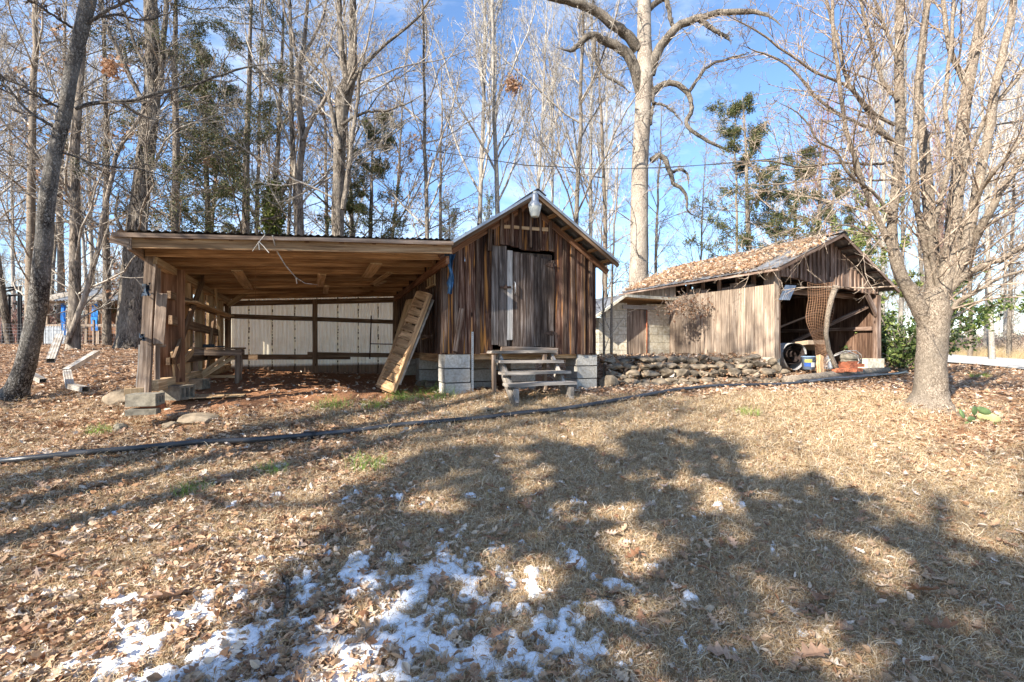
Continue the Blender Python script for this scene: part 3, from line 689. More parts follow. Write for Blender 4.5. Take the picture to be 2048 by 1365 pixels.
board(shed, 'brace_block', A(apx-.42, -.05, roofz(apx-.42)-.12), A(apx+.32, -.05, roofz(apx+.32)-.16), .05, .03, -Dd, M_WARM)['label'] = 'raw lumber strip behind the yard light'

# blue tarp scrap at the corner
mb = MB(); base = len(mb.v)
cols = [(888, 912), (892, 906), (897, 905), (899, 906), (896, 908), (893, 907), (896, 905), (894, 904)]
rows = [508, 522, 536, 548, 556, 566, 577, 588]
for (x0, x1), y_ in zip(cols, rows):
    for k in range(5):
        xx = x0+(x1-x0)*k/4; p = px(xx, y_+random.uniform(-2, 2), 6.56-.03*((k*7) % 3)+random.uniform(-.02, .02)); mb.v.append(tuple(p))
for i in range(7):
    for k in range(4): a = i*5+k; mb.f.append((a, a+1, a+6, a+5))
o = mb.build('tarp_scrap', M_TARP, None); tag(o, 'torn strip of blue tarp hanging at the left corner of the shed', 'tarp')

# steps
st = thing('wooden_steps', 'four tread weathered wooden steps leading up to the shed door', 'steps', A(1.35, -.6, .68))
tre = [(983, 1112, 705, -.20, 1.29), (999, 1126, 724, -.42, 1.16), (1008, 1140, 747, -.66, 1.0), (1017, 1152, 770, -.90, .86)]
for x0, x1, y_, t_, z_ in tre:
    s0_, z0_ = A.on_front(x0, y_, t_); s1_, z1_ = A.on_front(x1, y_-1, t_); zz = (z0_+z1_)/2
    board(st, 'tread', A(s0_, t_+.09, zz), A(s1_, t_+.09, zz+random.uniform(-.01, .01)), .24, .036, UP, M_STEP, jit=.005)
for xb, yb, xt, yt in ((1032, 797, 998, 712), (1141, 789, 1102, 708)):
    sb, zb_ = A.on_front(xb, yb, -.93); s2, zt_ = A.on_front(xt, yt, -.14)
    board(st, 'stringer', A(sb-.03, -1.0, .62), A(s2+.02, -.05, 1.24), .15, .045, Wd, M_STEP)
    board(st, 'leg', A(sb-.02, -.22, .6), A(sb-.02, -.20, 1.26), .08, .04, Wd, M_OLD)
board(st, 'leg', A(A.on_front(1030, 740, -.9)[0], -.93, .60), A(A.on_front(1030, 740, -.9)[0], -.93, .84), .09, .05, Wd, M_STEP)
board(st, 'leg', A(A.on_front(1139, 740, -.9)[0], -.93, .60), A(A.on_front(1139, 740, -.9)[0], -.93, .84), .09, .05, Wd, M_STEP)

# perforated metal stake
p = gpx(945, 787); mp_ = thing('metal_stake', 'narrow perforated metal post standing by the left block pier of the shed', 'post', p)
mb = MB(); zt = EYE-(664-HY)*p.y/FPX
for sx_s in (-1, 1): mb.box(Vector((p.x+sx_s*.0095, p.y, (p.z-.05+zt)/2)), .009, .012, zt-p.z+.05)
nh = 30
for k in range(nh): mb.box(Vector((p.x, p.y, p.z+(zt-p.z)*(k+.5)/nh)), .0101, .0118, (zt-p.z)/nh*.55)
mb.build('perforated_bar', M_GALV, mp_)

# ================================================================== lean-to
lean = thing('lean_to_shed', 'open fronted wooden lean-to with gapped slat wall and cream corrugated back, built against the shed', 'lean-to', A(-1.7, 1.9, .85))
Sl = -3.38
def lz(s, t): return 2.70 + .058*s - .045*t         # top of framing
SR = -.03
for k in range(6):                                  # roof sheets
    a0 = -3.58 + k*.59
    Vv = A(a0, 4.0, lz(a0, 4.0)) - A(a0, -.47, lz(a0, -.47)); Uu = A(a0+.6, 0, lz(a0+.6, 0))-A(a0, 0, lz(a0, 0))
    corr(lean, 'roof_sheet', A(a0, -.47, lz(a0, -.47)+.045+.004*(k % 2)), Uu, Vv, .61, Vv.length, M_ROOFM)
n_ = 15; wv = (4.0+.40)/n_
for k in range(n_):
    t_ = -.40+wv*(k+.5); board(lean, 'roof_plank', A(-3.50, t_, lz(-3.50, t_)+.012), A(SR, t_, lz(SR, t_)+.012), wv-.012, .02, UP, M_JOIST, jit=.003)
jt = [-.40, .0, .55, 1.15, 1.75, 2.4, 3.05, 3.72]
for k, t_ in enumerate(jt):
    s_l = -3.42 if k else -3.45
    h_ = .12 if k < 2 else .11
    board(lean, 'joist' if k else 'front_fascia', A(s_l, t_, lz(s_l, t_)-.005-h_/2), A(SR-.01, t_, lz(SR, t_)-.005-h_/2), h_, .042, -Dd, M_JOIST, jit=.003)
board(lean, 'roof_edge_board', A(-3.58, -.455, lz(-3.58, -.455)+.0), A(SR, -.455, lz(SR, -.455)), .045, .03, -Dd, M_OLD)
board(lean, 'end_rafter', A(-3.45, -.44, lz(-3.45, -.44)-.08), A(-3.45, 3.95, lz(-3.45, 3.95)-.08), .14, .035, Wd, M_OLD)
board(lean, 'fascia_end', A(-3.60, -.43, lz(-3.6, -.43)-.03), A(-3.45, -.43, lz(-3.45, -.43)-.08), .09, .03, -Dd, M_OLD)
for k in range(9):                                  # short ends seen between roof and fascia
    s_ = -3.3+k*.38; board(lean, 'rafter_end', A(s_, -.43, lz(s_, -.43)-.012), A(s_, -.2, lz(s_, -.2)-.012), .05, .04, UP, M_TRIM, seg=1)
# hanging spacer boards under the joists
for x0, y0, x1, y1, wv in ((473, 530, 498, 578, .13), (753, 506, 733, 543, .15), (644, 543, 640, 571, .11), (780, 537, 745, 566, .09), (653, 572, 651, 587, .08), (770, 563, 752, 572, .07)):
    t_a = .15 + (y0-506)*.022; t_b = .15+(y1-506)*.030
    r = lambda X, t: A.on_front(X, 600, t)[0]
    a = A(r(x0, t_a), t_a, 0); b_ = A(r(x1, t_b), t_b, 0); a.z = EYE-(y0-HY)*a.y/FPX; b_.z = EYE-(y1-HY)*b_.y/FPX
    a.z = min(a.z, lz(r(x0, t_a), t_a)-.15); b_.z = min(b_.z, lz(r(x1, t_b), t_b)-.14)
    board(lean, 'spacer_board', a, b_, wv, .02, UP+Dd*-.3, M_WARM, seg=2)
SL = lambda t: Sl+.07*t
# top plates
board(lean, 'wall_plate', A(SL(-.02)+.03, -.02, lz(Sl, 0)-.17), A(SL(3.8)+.03, 3.8, lz(Sl, 3.8)-.15), .08, .09, Wd, M_WARM)
board(lean, 'wall_plate', A(-.06, -.30, lz(0, -.3)-.19), A(-.06, 3.8, lz(0, 3.8)-.17), .10, .045, Wd, M_TRIM)
# left wall: sill, slats with gaps, rails, shelf, braces
board(lean, 'sill_beam', A(SL(.05)+.02, .05, .94), A(SL(3.75)+.02, 3.75, .99), .10, .12, UP, M_WARM)
ts = [(.92, .2), (1.2, .24), (1.43, .17), (1.74, .24), (2.05, .20), (2.38, .25), (2.72, .22), (3.06, .24), (3.4, .22), (3.68, .18)]
for t_, wv in ts:
    board(lean, 'wall_slat', A(SL(t_)-.06, t_, .93+.02*t_), A(SL(t_)-.06, t_, lz(Sl, t_)-.05), wv, .022, Wd, M_WARM)
for t_ in (1.3, 1.9, 2.55, 3.2): board(lean, 'stud', A(SL(t_)+.01, t_, 1.0), A(SL(t_)+.01, t_, lz(Sl, t_)-.2), .085, .04, Dd, M_WARM)
board(lean, 'dark_plank', A(SL(.6)+.02, .60, .93), A(SL(.6)+.02, .62, lz(Sl, .3)-.15), .34, .028, Wd*.72-Dd*.75, M_TRIM, jit=.006)['label'] = 'wide dark stained plank behind the front post'
board(lean, 'edge_board', A(SL(.19)+.01, .19, .93), A(SL(.21)+.01, .21, lz(Sl, .1)-.15), .05, .03, Wd*.72-Dd*.75, M_OLD)
# front post, leaning, of two pieces
a = px(287, 788, 5.34); b_ = px(305, 497, 5.40); board(lean, 'front_post', a, b_, .10, .09, -Dd, M_OLD, jit=.008, w2=.10)
a = px(276, 782, 5.40); b_ = px(282, 690, 5.40); board(lean, 'post_sliver', a, b_, .035, .03, -Dd, M_PALE, jit=.006)
a = px(317, 688, 5.36); b_ = px(324, 587, 5.38); board(lean, 'nailed_board', a, b_, .10, .025, -Dd, M_OLD, jit=.004)['label'] = 'short grey board nailed beside the front post'
a = px(300, 686, 5.42); b_ = px(330, 692, 5.44); board(lean, 'nailed_block', a, b_, .04, .05, -Dd, M_OLD, seg=1)
board(lean, 'shelf_board', A(SL(.95)+.12, .95, 1.97), A(SL(3.2)+.12, 3.2, 1.90), .20, .022, UP, M_WARM)
board(lean, 'wall_rail', A(SL(.45)+.05, .45, 2.0), A(SL(3.75)+.05, 3.75, 1.9), .09, .04, Wd, M_DUST)
board(lean, 'wall_rail', A(SL(.45)+.06, .45, 1.70), A(SL(2.75)+.06, 2.75, 1.60), .11, .04, Wd, M_DUST)
board(lean, 'wall_rail', A(SL(.45)+.04, .45, 1.20), A(SL(3.75)+.04, 3.75, 1.22), .09, .04, Wd, M_DUST)
def sidept(x, y, a):
    a0 = a+.12
    for _ in range(4): t, z = A.on_side(x, y, a0); a0 = a+.07*t
    return A(a0, t, z)
board(lean, 'brace', sidept(347, 722, Sl+.10), sidept(410, 550, Sl+.10), .11, .03, Wd, M_DUST)
board(lean, 'brace', sidept(432, 575, Sl+.10), sidept(446, 705, Sl+.10), .10, .03, Wd, M_WARM)
board(lean, 'brace', sidept(356, 735, Sl+.09), sidept(385, 700, Sl+.09), .09, .03, Wd, M_WARM)
board(lean, 'gusset', sidept(346, 700, Sl+.05), sidept(352, 755, Sl+.05), .20, .02, Wd, M_WARM)
board(lean, 'brace', sidept(415, 745, Sl+.09), sidept(428, 640, Sl+.09), .08, .03, Wd, M_DUST)
# back wall
Tb = Dm
nb = 8; wv = 3.16/nb
m, nt, b = mat_base('cream_fibreglass')
v = coords(nt, (1, 1, 1), rnd=False, kind='Object'); ge = nn(nt, 'ShaderNodeNewGeometry'); sx3 = nn(nt, 'ShaderNodeSeparateXYZ'); nt.links.new(ge.outputs['Position'], sx3.inputs[0])
n = noise(nt, coords(nt, (30, 30, 1.5), rnd=False), 1, 4); n9 = noise(nt, v, 3, 4)
c = ramp(nt, n, [(.3, (.80, .70, .50)), (.6, (.93, .87, .70))])
c = mix(nt, ramp(nt, n9, [(.5, (0, 0, 0)), (.75, (.5,)*3)]), c, (.62, .50, .32))
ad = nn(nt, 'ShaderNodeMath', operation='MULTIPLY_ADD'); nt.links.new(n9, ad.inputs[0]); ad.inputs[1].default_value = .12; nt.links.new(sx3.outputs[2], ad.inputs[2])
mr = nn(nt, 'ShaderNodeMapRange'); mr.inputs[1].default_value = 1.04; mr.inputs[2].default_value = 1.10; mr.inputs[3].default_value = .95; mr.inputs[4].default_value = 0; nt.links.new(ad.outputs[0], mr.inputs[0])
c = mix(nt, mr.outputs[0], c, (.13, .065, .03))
nt.links.new(c, b.inputs['Base Color']); b.inputs['Roughness'].default_value = .55
tr = nn(nt, 'ShaderNodeBsdfTranslucent'); nt.links.new(c, tr.inputs[0]); mh = nn(nt, 'ShaderNodeMixShader'); mh.inputs[0].default_value = .72
nt.links.new(b.outputs[0], mh.inputs[1]); nt.links.new(tr.outputs[0], mh.inputs[2]); nt.links.new(mh.outputs[0], nt.nodes['Material Output'].inputs[0])
M_FIB = m
for k in range(nb):
    a0 = -3.16+wv*k
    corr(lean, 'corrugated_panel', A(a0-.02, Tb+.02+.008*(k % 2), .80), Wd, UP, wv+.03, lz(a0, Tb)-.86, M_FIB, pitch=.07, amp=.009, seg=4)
    if k: 
        mb = MB(); 
        for q in range(26):
            z_ = .95+q*.058
            if random.random() < .62: mb.box(A(a0+random.uniform(-.004, .004), Tb-.003, z_), random.uniform(.008, .022), .006, random.uniform(.03, .06), Wd, Dd, UP)
        mb.build('rusty_seam', M_HINGE, lean)['kind'] = 'stuff'
board(lean, 'back_rail', A(-3.14, Tb-.04, 1.93), A(-.05, Tb-.04, 1.88), .085, .04, -Dd, M_DUST)
board(lean, 'back_rail', A(-3.14, Tb-.04, 1.17), A(-.95, Tb-.04, 1.155), .10, .04, -Dd, M_DUST)
board(lean, 'back_rail', A(-1.75, Tb-.085, 1.215), A(-.05, Tb-.085, 1.18), .09, .04, -Dd, M_DUST)
sp_ = A.on_front(630, 600, Tb-.06)[0]
board(lean, 'back_post', A(sp_, Tb-.13, .85), A(sp_, Tb-.13, lz(sp_, Tb)-.15), .095, .09, -Dd, M_DUST)
for s_ in (-3.10, -.06): board(lean, 'back_post', A(s_, Tb-.08, .85), A(s_, Tb-.08, lz(s_, Tb)-.15), .09, .09, -Dd, M_DUST)
board(lean, 'back_header', A(-3.35, Tb-.06, lz(-3.35, Tb)-.19), A(-.05, Tb-.06, lz(0, Tb)-.19), .10, .05, -Dd, M_DUST)
r = A.on_front(455, 612, Tb-.3); r2 = A.on_front(497, 583, Tb-.3); board(lean, 'corner_brace', A(r[0], Tb-.3, r[1]), A(r2[0], Tb-.3, r2[1]), .09, .04, -Dd, M_WARM)
r = A.on_front(496, 583, Tb-.32); r2 = A.on_front(533, 585, Tb-.32); board(lean, 'corner_block', A(r[0], Tb-.32, r[1]), A(r2[0], Tb-.32, r2[1]), .06, .04, -Dd, M_WARM)
mb = MB(); r = A.on_front(742, 632, Tb-.06); r2 = A.on_front(739, 718, Tb-.06); mb.tube([A(r[0], Tb-.1, r[1]), A(r2[0], Tb-.1, r2[1])], .012)
r3 = A.on_front(740, 688, Tb-.06); mb.tube([A(r3[0], Tb-.1, r3[1]), A(-.1, Tb-.1, r3[1]-.01)], .01); mb.build('hanging_rod', M_HINGE, lean, True)
# string
mb = MB(); a = px(511, 530, 6.6); mb.tube([a, a-UP*.35, a-UP*.7], .0025, 5); o = mb.build('hanging_string', M_WIRE, None); tag(o, 'thin string hanging from the lean-to roof joists', 'string')
# black plastic scraps on the post
for nm, cx_, cy_, w_, h_ in (('a', 293, 580, 17, 26), ('b', 284, 674, 14, 14)):
    mb = MB(); n5 = 6
    for i in range(n5):
        for k in range(n5):
            mb.v.append(tuple(px(cx_+(k/(n5-1)-.5)*w_*random.uniform(.7, 1.3), cy_+(i/(n5-1)-.5)*h_+random.uniform(-2, 2), 5.27+random.uniform(-.03, .03))))
    for i in range(n5-1):
        for k in range(n5-1):
            if random.random() < .85: a = i*n5+k; mb.f.append((a, a+1, a+n5+1, a+n5))
    o = mb.build('plastic_scrap', M_BLKPL, None)
    tag(o, 'larger crumpled black plastic scrap, high on the front post of the lean-to' if nm == 'a' else 'small black plastic scrap tied low on the front post of the lean-to', 'plastic scrap', 'plastic scraps on the lean-to post')
# vine twigs hanging over the roof edge
mb = MB(); pts = [(545, 472), (552, 500), (570, 530), (592, 556), (610, 567), (635, 570)]
mb.tube([px(x, y, 5.4+i*.12) for i, (x, y) in enumerate(pts)], [.008, .007, .006, .005, .004, .003], 6)
mb.tube([px(592, 556, 5.7), px(594, 568, 5.7)], .004, 5)
for q in ([(530, 470), (517, 486), (505, 503)], [(517, 483), (528, 494), (538, 506)], [(440, 462), (455, 478), (465, 484)], [(517, 486), (519, 500)]): mb.tube([px(x, y, 5.35) for x, y in q], .005, 5)
o = mb.build('vine_twig', B_TWIGP, None); tag(o, 'bare pale vine twigs dangling over the front edge of the lean-to roof', 'vine')

# ------------------------------------------------------------------ things in and by the lean-to
def hollow_block(name, c, ux, L_=.40, Wb=.19, Hh=.19, up=UP, mat=M_CMUD, label='', group=None, cat='block'):
    """concrete block lying with three open cells towards +ux"""
    ux = ux.normalized(); uy = up.cross(ux).normalized(); mb = MB(); c = Vector(c); t_ = .03
    o = thing(name, label, cat, c-up*Hh/2, group)
    # body of walls; cells run along ux, spaced along uy
    mb.box(c+up*(Hh/2-t_/2), L_, Wb, t_, ux, uy, up); mb.box(c-up*(Hh/2-t_/2), L_, Wb, t_, ux, uy, up)
    for k in range(4):
        yy = -Wb/2+t_/2+(Wb-t_)*k/3; mb.box(c+uy*yy, L_-.002, t_ if k in (0, 3) else t_*.8, Hh-2*t_, ux, uy, up)
    mb.box(c-ux*(L_*.1), .03, Wb-2*t_+.01, Hh-2*t_, ux, uy, up)
    mb.build('block_shell', mat, o); return o
p = px(291, 799, 5.05)
hollow_block('concrete_block', p, Wd*.95+Dd*-.15, .27, .22, .125, label='hollow concrete block with three square cells, right under the front post of the lean-to')
p = px(355, 785, 5.85); hollow_block('concrete_block', p, Wd*.8-Dd*.4, .25, .25, .17, label='mossy grey hollow block under the slat wall behind the flat rock', mat=M_CMUD)
p = px(396, 768, 6.6); hollow_block('concrete_block', p, Wd*.8-Dd*.3, .22, .2, .14, label='half buried hollow block farther back under the slat wall', mat=M_CMUD)
mb = MB(); mb.box(px(287, 823, 5.0), .26, .2, .055, Wd, Dd, UP); o = mb.build('stone_slab', M_CMUD, None); tag(o, 'thin flat concrete slab at the bottom of the block stack', 'slab')
mb = MB(); mb.box(px(306, 813, 5.12), .2, .14, .05, Wd, Dd, UP); o = mb.build('red_brick', M_BRICK, None); tag(o, 'dark red brick wedged under the hollow block', 'brick')
mb = MB(); mb.box(px(268, 784, 5.15), .16, .12, .075, (Wd+Dd*.2).normalized(), None, UP); o = mb.build('wood_block', M_WARM, None); tag(o, 'short chunk of raw timber on top of the hollow block', 'wood block')
def rockt(label, x, y, d, sx, sy, sz, rot=0, mat=M_STONE, group=None):
    c = px(x, y, d); c.z = float(gz(c.x, c.y))+sz*.35; o = rock(None, 'rock', c, sx, sy, sz, mat, rot); tag(o, label, 'rock', group); return o
rockt('pale mossy rock left of the block stack', 238, 818, 4.95, .08, .08, .06, .3, M_CMUD)
rockt('large dark rounded rock behind the block stack', 245, 786, 5.9, .20, .2, .12, .2)
rockt('broad flat grey rock in front of the slat wall', 392, 816, 5.2, .26, .18, .06, .1)
rockt('small rock beside the brick and block stack', 340, 818, 5.0, .08, .08, .05, .9)
rockt('flat light stone on the ground before the left pier', 972, 806, 5.9, .10, .08, .035, .3)
rockt('flat stone in the shade under the shed, left of the pier', 848, 750, 8.2, .18, .2, .06, .4)
rockt('small round stone touching the left pier', 873, 762, 7.6, .11, .1, .09, 1)
rockt('grey stone between flat stone and left pier', 858, 758, 7.9, .11, .1, .07, 2)
rockt('buried round stone in the yard in front of the shed', 890, 806, 5.75, .08, .07, .035, 2)

# workbench
bo = px(432, 770, 7.25); bench = thing('work_bench', 'small rough wooden workbench with crossed braces inside the lean-to', 'bench', bo)
def P(x, y, d): return px(x, y, d)
tl, tr_, bl, br = (386, 696), (482, 702), (400, 690), (478, 697)
F0 = Fr(*[ (383-CX)/FPX*6.95, 6.95]); w0, _ = F0.on_front(483, 700)
zt = EYE-(697-HY)*6.95/FPX; zf = 0.80
for k in range(3): board(bench, 'top_board', F0(-.02, .07+.13*k, zt), F0(w0+.02, .07+.13*k, zt-.005), .125, .025, UP, M_DUST)
for s_, t_ in ((.05, .04), (w0-.05, .04), (.05, .36), (w0-.05, .36)):
    g_ = F0(s_, t_, 0); board(bench, 'leg', F0(s_-.01, t_-.01, float(gz(g_.x, g_.y))-.02), F0(s_, t_, zt-.015), .06, .045, -Dd, M_OLD)
board(bench, 'apron', F0(0, .015, zt-.06), F0(w0, .015, zt-.065), .085, .022, -Dd, M_OLD)
board(bench, 'apron', F0(w0-.01, .02, zt-.06), F0(w0-.01, .4, zt-.065), .08, .022, Wd, M_OLD)
board(bench, 'brace', F0(.07, .10, zf+.15), F0(w0*.72, .10, zt-.09), .05, .02, -Dd, M_WARM)
board(bench, 'brace', F0(.10, .15, zf+.12), F0(w0*.9, .15, zt-.09), .05, .02, -Dd, M_WARM)
board(bench, 'stretcher', F0(.05, .36, zf+.12), F0(w0-.05, .36, zf+.11), .045, .02, -Dd, M_WARM)
mb = MB(); c = F0(.18, .22, zt+.035); mb.box(c, .14, .1, .045, Wd, Dd, UP); mb.box(c+Wd*.14+UP*-.01, .12, .08, .02, Wd, Dd, UP); o = mb.build('tool_box', M_BLKPL, None); tag(o, 'dark small box and flat tin lying on the workbench', 'box')
mb = MB(); g_ = px(425, 770, 6.2); mb.box(Vector((g_.x, g_.y, float(gz(g_.x, g_.y))+.015)), .75, .55, .012, Wd, Dd, UP); o = mb.build('plywood_sheet', M_WARM, None); tag(o, 'flat brown board lying on the dirt below the workbench', 'board')

# leaning slatted door panel and plain door behind it
pA, pB, pC, pD = px(757, 772, 6.95), px(786, 784, 6.6), px(860, 590, 6.9), px(838, 584, 7.25)
ld = thing('leaning_shutter', 'long narrow tan slatted door panel leaning against the side of the shed', 'shutter', (pA+pB)/2)
nrm = (pB-pA).cross(pC-pB).normalized()
board(ld, 'stile', pA, pD, .075, .045, nrm, M_JOIST); board(ld, 'stile', pB, pC, .075, .045, nrm, M_JOIST)
ns_ = 12
for k in range(ns_):
    a = pA.lerp(pD, (k+.5)/ns_); b_ = pB.lerp(pC, (k+.5)/ns_); board(ld, 'slat', a+nrm*.012, b_+nrm*.012, (pD-pA).length/ns_-.02, .018, nrm+(pD-pA).normalized()*.12, M_JOIST, seg=1)
for f_ in (.01, .985):
    a = pA.lerp(pD, f_); b_ = pB.lerp(pC, f_); board(ld, 'rail', a-nrm*.004, b_-nrm*.004, .08, .043, nrm, M_JOIST, seg=1)
a = px(798, 770, 6.72); b_ = px(866, 600, 6.98); board(ld, 'white_edge_strip', a, b_, .035, .03, nrm, M_WHITE)
q0, q1, q2, q3 = px(782, 700, 8.4), px(806, 706, 8.0), px(833, 597, 8.1), px(812, 600, 8.5)
od = thing('old_door', 'pale paneled old door leaning behind the slatted shutter', 'door', (q0+q1)/2-UP*.3)
n2_ = (q1-q0).cross(q2-q1).normalized(); lo0, lo1 = q0+(q0-q3)*.55, q1+(q1-q2)*.55
mb = MB(); mb.quadbox([lo0, lo1, q2, q3, lo0-n2_*.035, lo1-n2_*.035, q2-n2_*.035, q3-n2_*.035]); mb.build('door_leaf', M_WARM, od)
for f0, f1 in ((.08, .45), (.52, .92)):
    a = lo0.lerp(q3, f0).lerp(lo1.lerp(q2, f0), .5); b_ = lo0.lerp(q3, f1).lerp(lo1.lerp(q2, f1), .5); board(od, 'raised_panel', a+n2_*.008, b_+n2_*.008, (q1-q0).length*.5, .016, n2_, M_WARM, seg=1)
mb = MB()
for k in range(5): mb.box(gpx(722+k*5, 735+(k % 2)*4, .012), .05, .03, .004, Vector((math.cos(k*2), math.sin(k*2), 0)), None, UP)
o = mb.build('litter_scrap', M_LBL, None); tag(o, 'small scraps of pale litter on the dirt floor of the lean-to', 'litter', kind='stuff')

# ------------------------------------------------------------------ white downspout pieces in the leaves
def downspout(label, pts, r=.045, elbow=None):
    o = thing('downspout', label, 'downspout', pts[0], 'white downspout pieces lying in the leaves'); mb = MB()
    P_ = [Vector(p) for p in pts]
    for i in range(len(P_)-1):
        d = P_[i+1]-P_[i]; nseg = max(2, int(d.length/.09)); u = d.normalized(); s2 = u.cross(UP).normalized(); up2 = s2.cross(u); v0 = len(mb.v); K_ = []
        prof = []
        for (ax, bx_), (cx2, dx2) in (((-1, -.75), (1, -.75)), ((1, -.75), (1, .75)), ((1, .75), (-1, .75)), ((-1, .75), (-1, -.75))):
            for k in range(6):
                f_ = k/6; ins = -.09 if k % 2 else 0; X_ = ax+(cx2-ax)*f_; Y_ = bx_+(dx2-bx_)*f_
                prof.append((X_*(1+ins), Y_*(1+ins)))
        np_ = len(prof)
        for j in (0, 1):
            for X_, Y_ in prof: mb.v.append(tuple(P_[i]+d*j+s2*X_*r+up2*Y_*r))
        for k in range(np_): a = v0+k; b2 = v0+(k+1) % np_; mb.f.append((a, b2, b2+np_, a+np_))
    me = mb.mesh('downspout_pipe', M_WHITE); link('downspout_pipe', me, o); return o
def lg(x, y, d, dz=.05): p = px(x, y, d); return Vector((p.x, p.y, float(gz(p.x, p.y))+dz))
downspout('white downspout piece standing tilted in the leaves near the coop', [px(101, 722, 7.4), px(119, 672, 8.2)], .05)
downspout('white downspout length with an elbow lying left of the lean-to', [px(132, 742, 6.9), px(194, 705, 7.5)], .042)
downspout('white downspout elbow at the lower end of the bent piece', [px(134, 744, 6.6), px(140, 772, 6.25), px(172, 779, 6.1)], .042)
downspout('short crushed white downspout scrap beside the leaning trunk', [px(62, 750, 6.7), px(86, 762, 6.6)], .04)

# ------------------------------------------------------------------ long black pipe
pp = [(-60, 944), (60, 932), (180, 916), (300, 905), (400, 899), (500, 892), (600, 882), (700, 871), (800, 862), (880, 853), (960, 843), (1040, 836), (1110, 830), (1180, 817), (1260, 803), (1350, 789), (1420, 780), (1480, 776), (1560, 774), (1620, 770), (1700, 764), (1770, 755), (1806, 748)]
mb = MB(); mb.tube([gpx(x, y, .045+.01*math.sin(i*1.7)) for i, (x, y) in enumerate(pp)], .026, 12)
pipe = thing('black_pipe', 'long black plastic water pipe snaking across the whole yard', 'pipe', gpx(1024, 838))
mb.build('pipe_length', M_PIPE, pipe, True)
mb = MB()
for x, y in ((155, 919), (620, 880), (1090, 832)):
    c = gpx(x, y, .034); mb.tube([c-Vector((.06, .0, 0)), c+Vector((.06, .008, 0))], .036, 12)
mb.build('coupling', M_BLACK, pipe, True)
coil = thing('pipe_coil', 'loose coils of black pipe on the leaves before the right barn', 'pipe', gpx(1700, 765))
for k in range(6):
    mb = MB(); q = []
    y0 = 758+k*3.2; xs = [1560+k*12, 1600+k*8, 1650, 1700, 1750, 1790, 1808, 1812, 1800]
    for i, x in enumerate(xs):
        f_ = i/8; y = y0+ (4-k)*.2 - f_*(y0-744) + math.sin(i+k)*.8
        if i == 8: y = 742
        q.append(gpx(x+random.uniform(-4, 4), y+2, .03+.012*k))
    mb.tube(q, .019, 8); mb.build('pipe_loop', M_PIPE, coil, True)

# ================================================================== right barn
B = Fr(5.386, 9.9)
barn = thing('open_barn', 'weathered grey brown barn with open front and leaf covered roof on the right', 'barn', B(1.7, 2.4, .8))
Wr = 3.42; Dr = 4.85; ap = 1.62
def rz(s):                                          # underside of roof
    return 3.70 - (.435 if s < ap else .575)*abs(s-ap)
def hdr(s): return 2.84 - .085*s                   # lower edge of gable boards
random.seed(5)
sl2 = lambda s: (.435 if s < ap else -.575)
wall_run(barn, B, 0, Wr, 0, -Dd, lambda c: hdr(c)-.02*math.sin(c*7), lambda c: rz(c), None, M_GABLE, M_GABLE, w0=.11, w1=.17, slope=sl2, name='gable_board')
board(barn, 'header', B(0.05, .06, hdr(0)+.07), B(Wr, .06, hdr(Wr)+.07), .13, .06, -Dd, M_GABLE)
zw = 1.13
side_run(barn, B, 0, .0, Dr, -Wd, lambda t: zw+.02*t, lambda t: rz(0)-.02-(.26+.07*math.sin(t*5))*(t > .3)*(t < 2.9), M_BLANCH, M_BLANCH, w0=.17, w1=.27, batt=False, name='side_board', gap=.014)
for t_ in [.12, .55, .98, 1.5, 2.0, 2.5, 3.0, 3.6]: board(barn, 'stud', B(.05, t_, zw), B(.05, t_, rz(0)-.0), .07, .05, Wd, M_GABLE)
board(barn, 'corner_board', B(-.0, -.028, zw-.03), B(-.0, -.028, rz(0)), .13, .024, -Dd, M_BLANCH)
board(barn, 'corner_post', B(.07, .02, zw), B(.07, .02, rz(0)), .10, .10, -Dd, M_GABLE)
mb = MB(); mb.box(B(.02, .12, .93), .24, .24, .42, Wd, Dd, UP); mb.build('corner_footing', M_CMUY, barn)
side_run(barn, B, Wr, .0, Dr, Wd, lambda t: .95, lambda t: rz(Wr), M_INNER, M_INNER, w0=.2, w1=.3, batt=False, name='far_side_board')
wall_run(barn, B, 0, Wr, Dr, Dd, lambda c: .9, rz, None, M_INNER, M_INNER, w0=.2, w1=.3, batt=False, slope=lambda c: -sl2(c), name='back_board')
board(barn, 'right_post', B(Wr-.03, .02, .85), B(Wr-.03, .02, hdr(Wr)), .15, .10, -Dd, M_GABLE, w2=.13)
board(barn, 'outer_post', B(Wr+.05, .12, .85), B(Wr+.05, .12, rz(Wr)-.05), .07, .06, -Dd, M_OLD)
board(barn, 'knee_brace', B(Wr-.42, .0, hdr(Wr)-.0), B(Wr-.08, .0, hdr(Wr)-.46), .12, .04, -Dd, M_GABLE)
board(barn, 'inner_brace', B(1.95, 1.1, 1.45), B(Wr-.15, .15, 2.30), .07, .06, -Dd, M_GABLE)
board(barn, 'inner_brace', B(2.2, 1.6, 1.85), B(Wr-.4, 1.1, 2.25), .05, .04, -Dd, M_GABLE)
for t_ in (1.5, 3.0): board(barn, 'stud', B(Wr-.06, t_, .9), B(Wr-.06, t_, rz(Wr)), .09, .08, Wd, M_GABLE)
board(barn, 'girt', B(Wr-.07, .1, 1.78), B(Wr-.07, Dr-.05, 1.78), .09, .05, Wd, M_GABLE)
board(barn, 'girt', B(.05, Dr-.06, 1.78), B(Wr-.1, Dr-.06, 1.78), .09, .04, -Dd, M_GABLE)
for s_ in (.9, 1.9, 2.7): board(barn, 'stud', B(s_, Dr-.08, .9), B(s_, Dr-.08, rz(s_)), .09, .05, -Dd, M_GABLE)
board(barn, 'tie_beam', B(.1, .5, 2.62), B(Wr-.1, .5, 2.55), .12, .05, -Dd, M_GABLE)
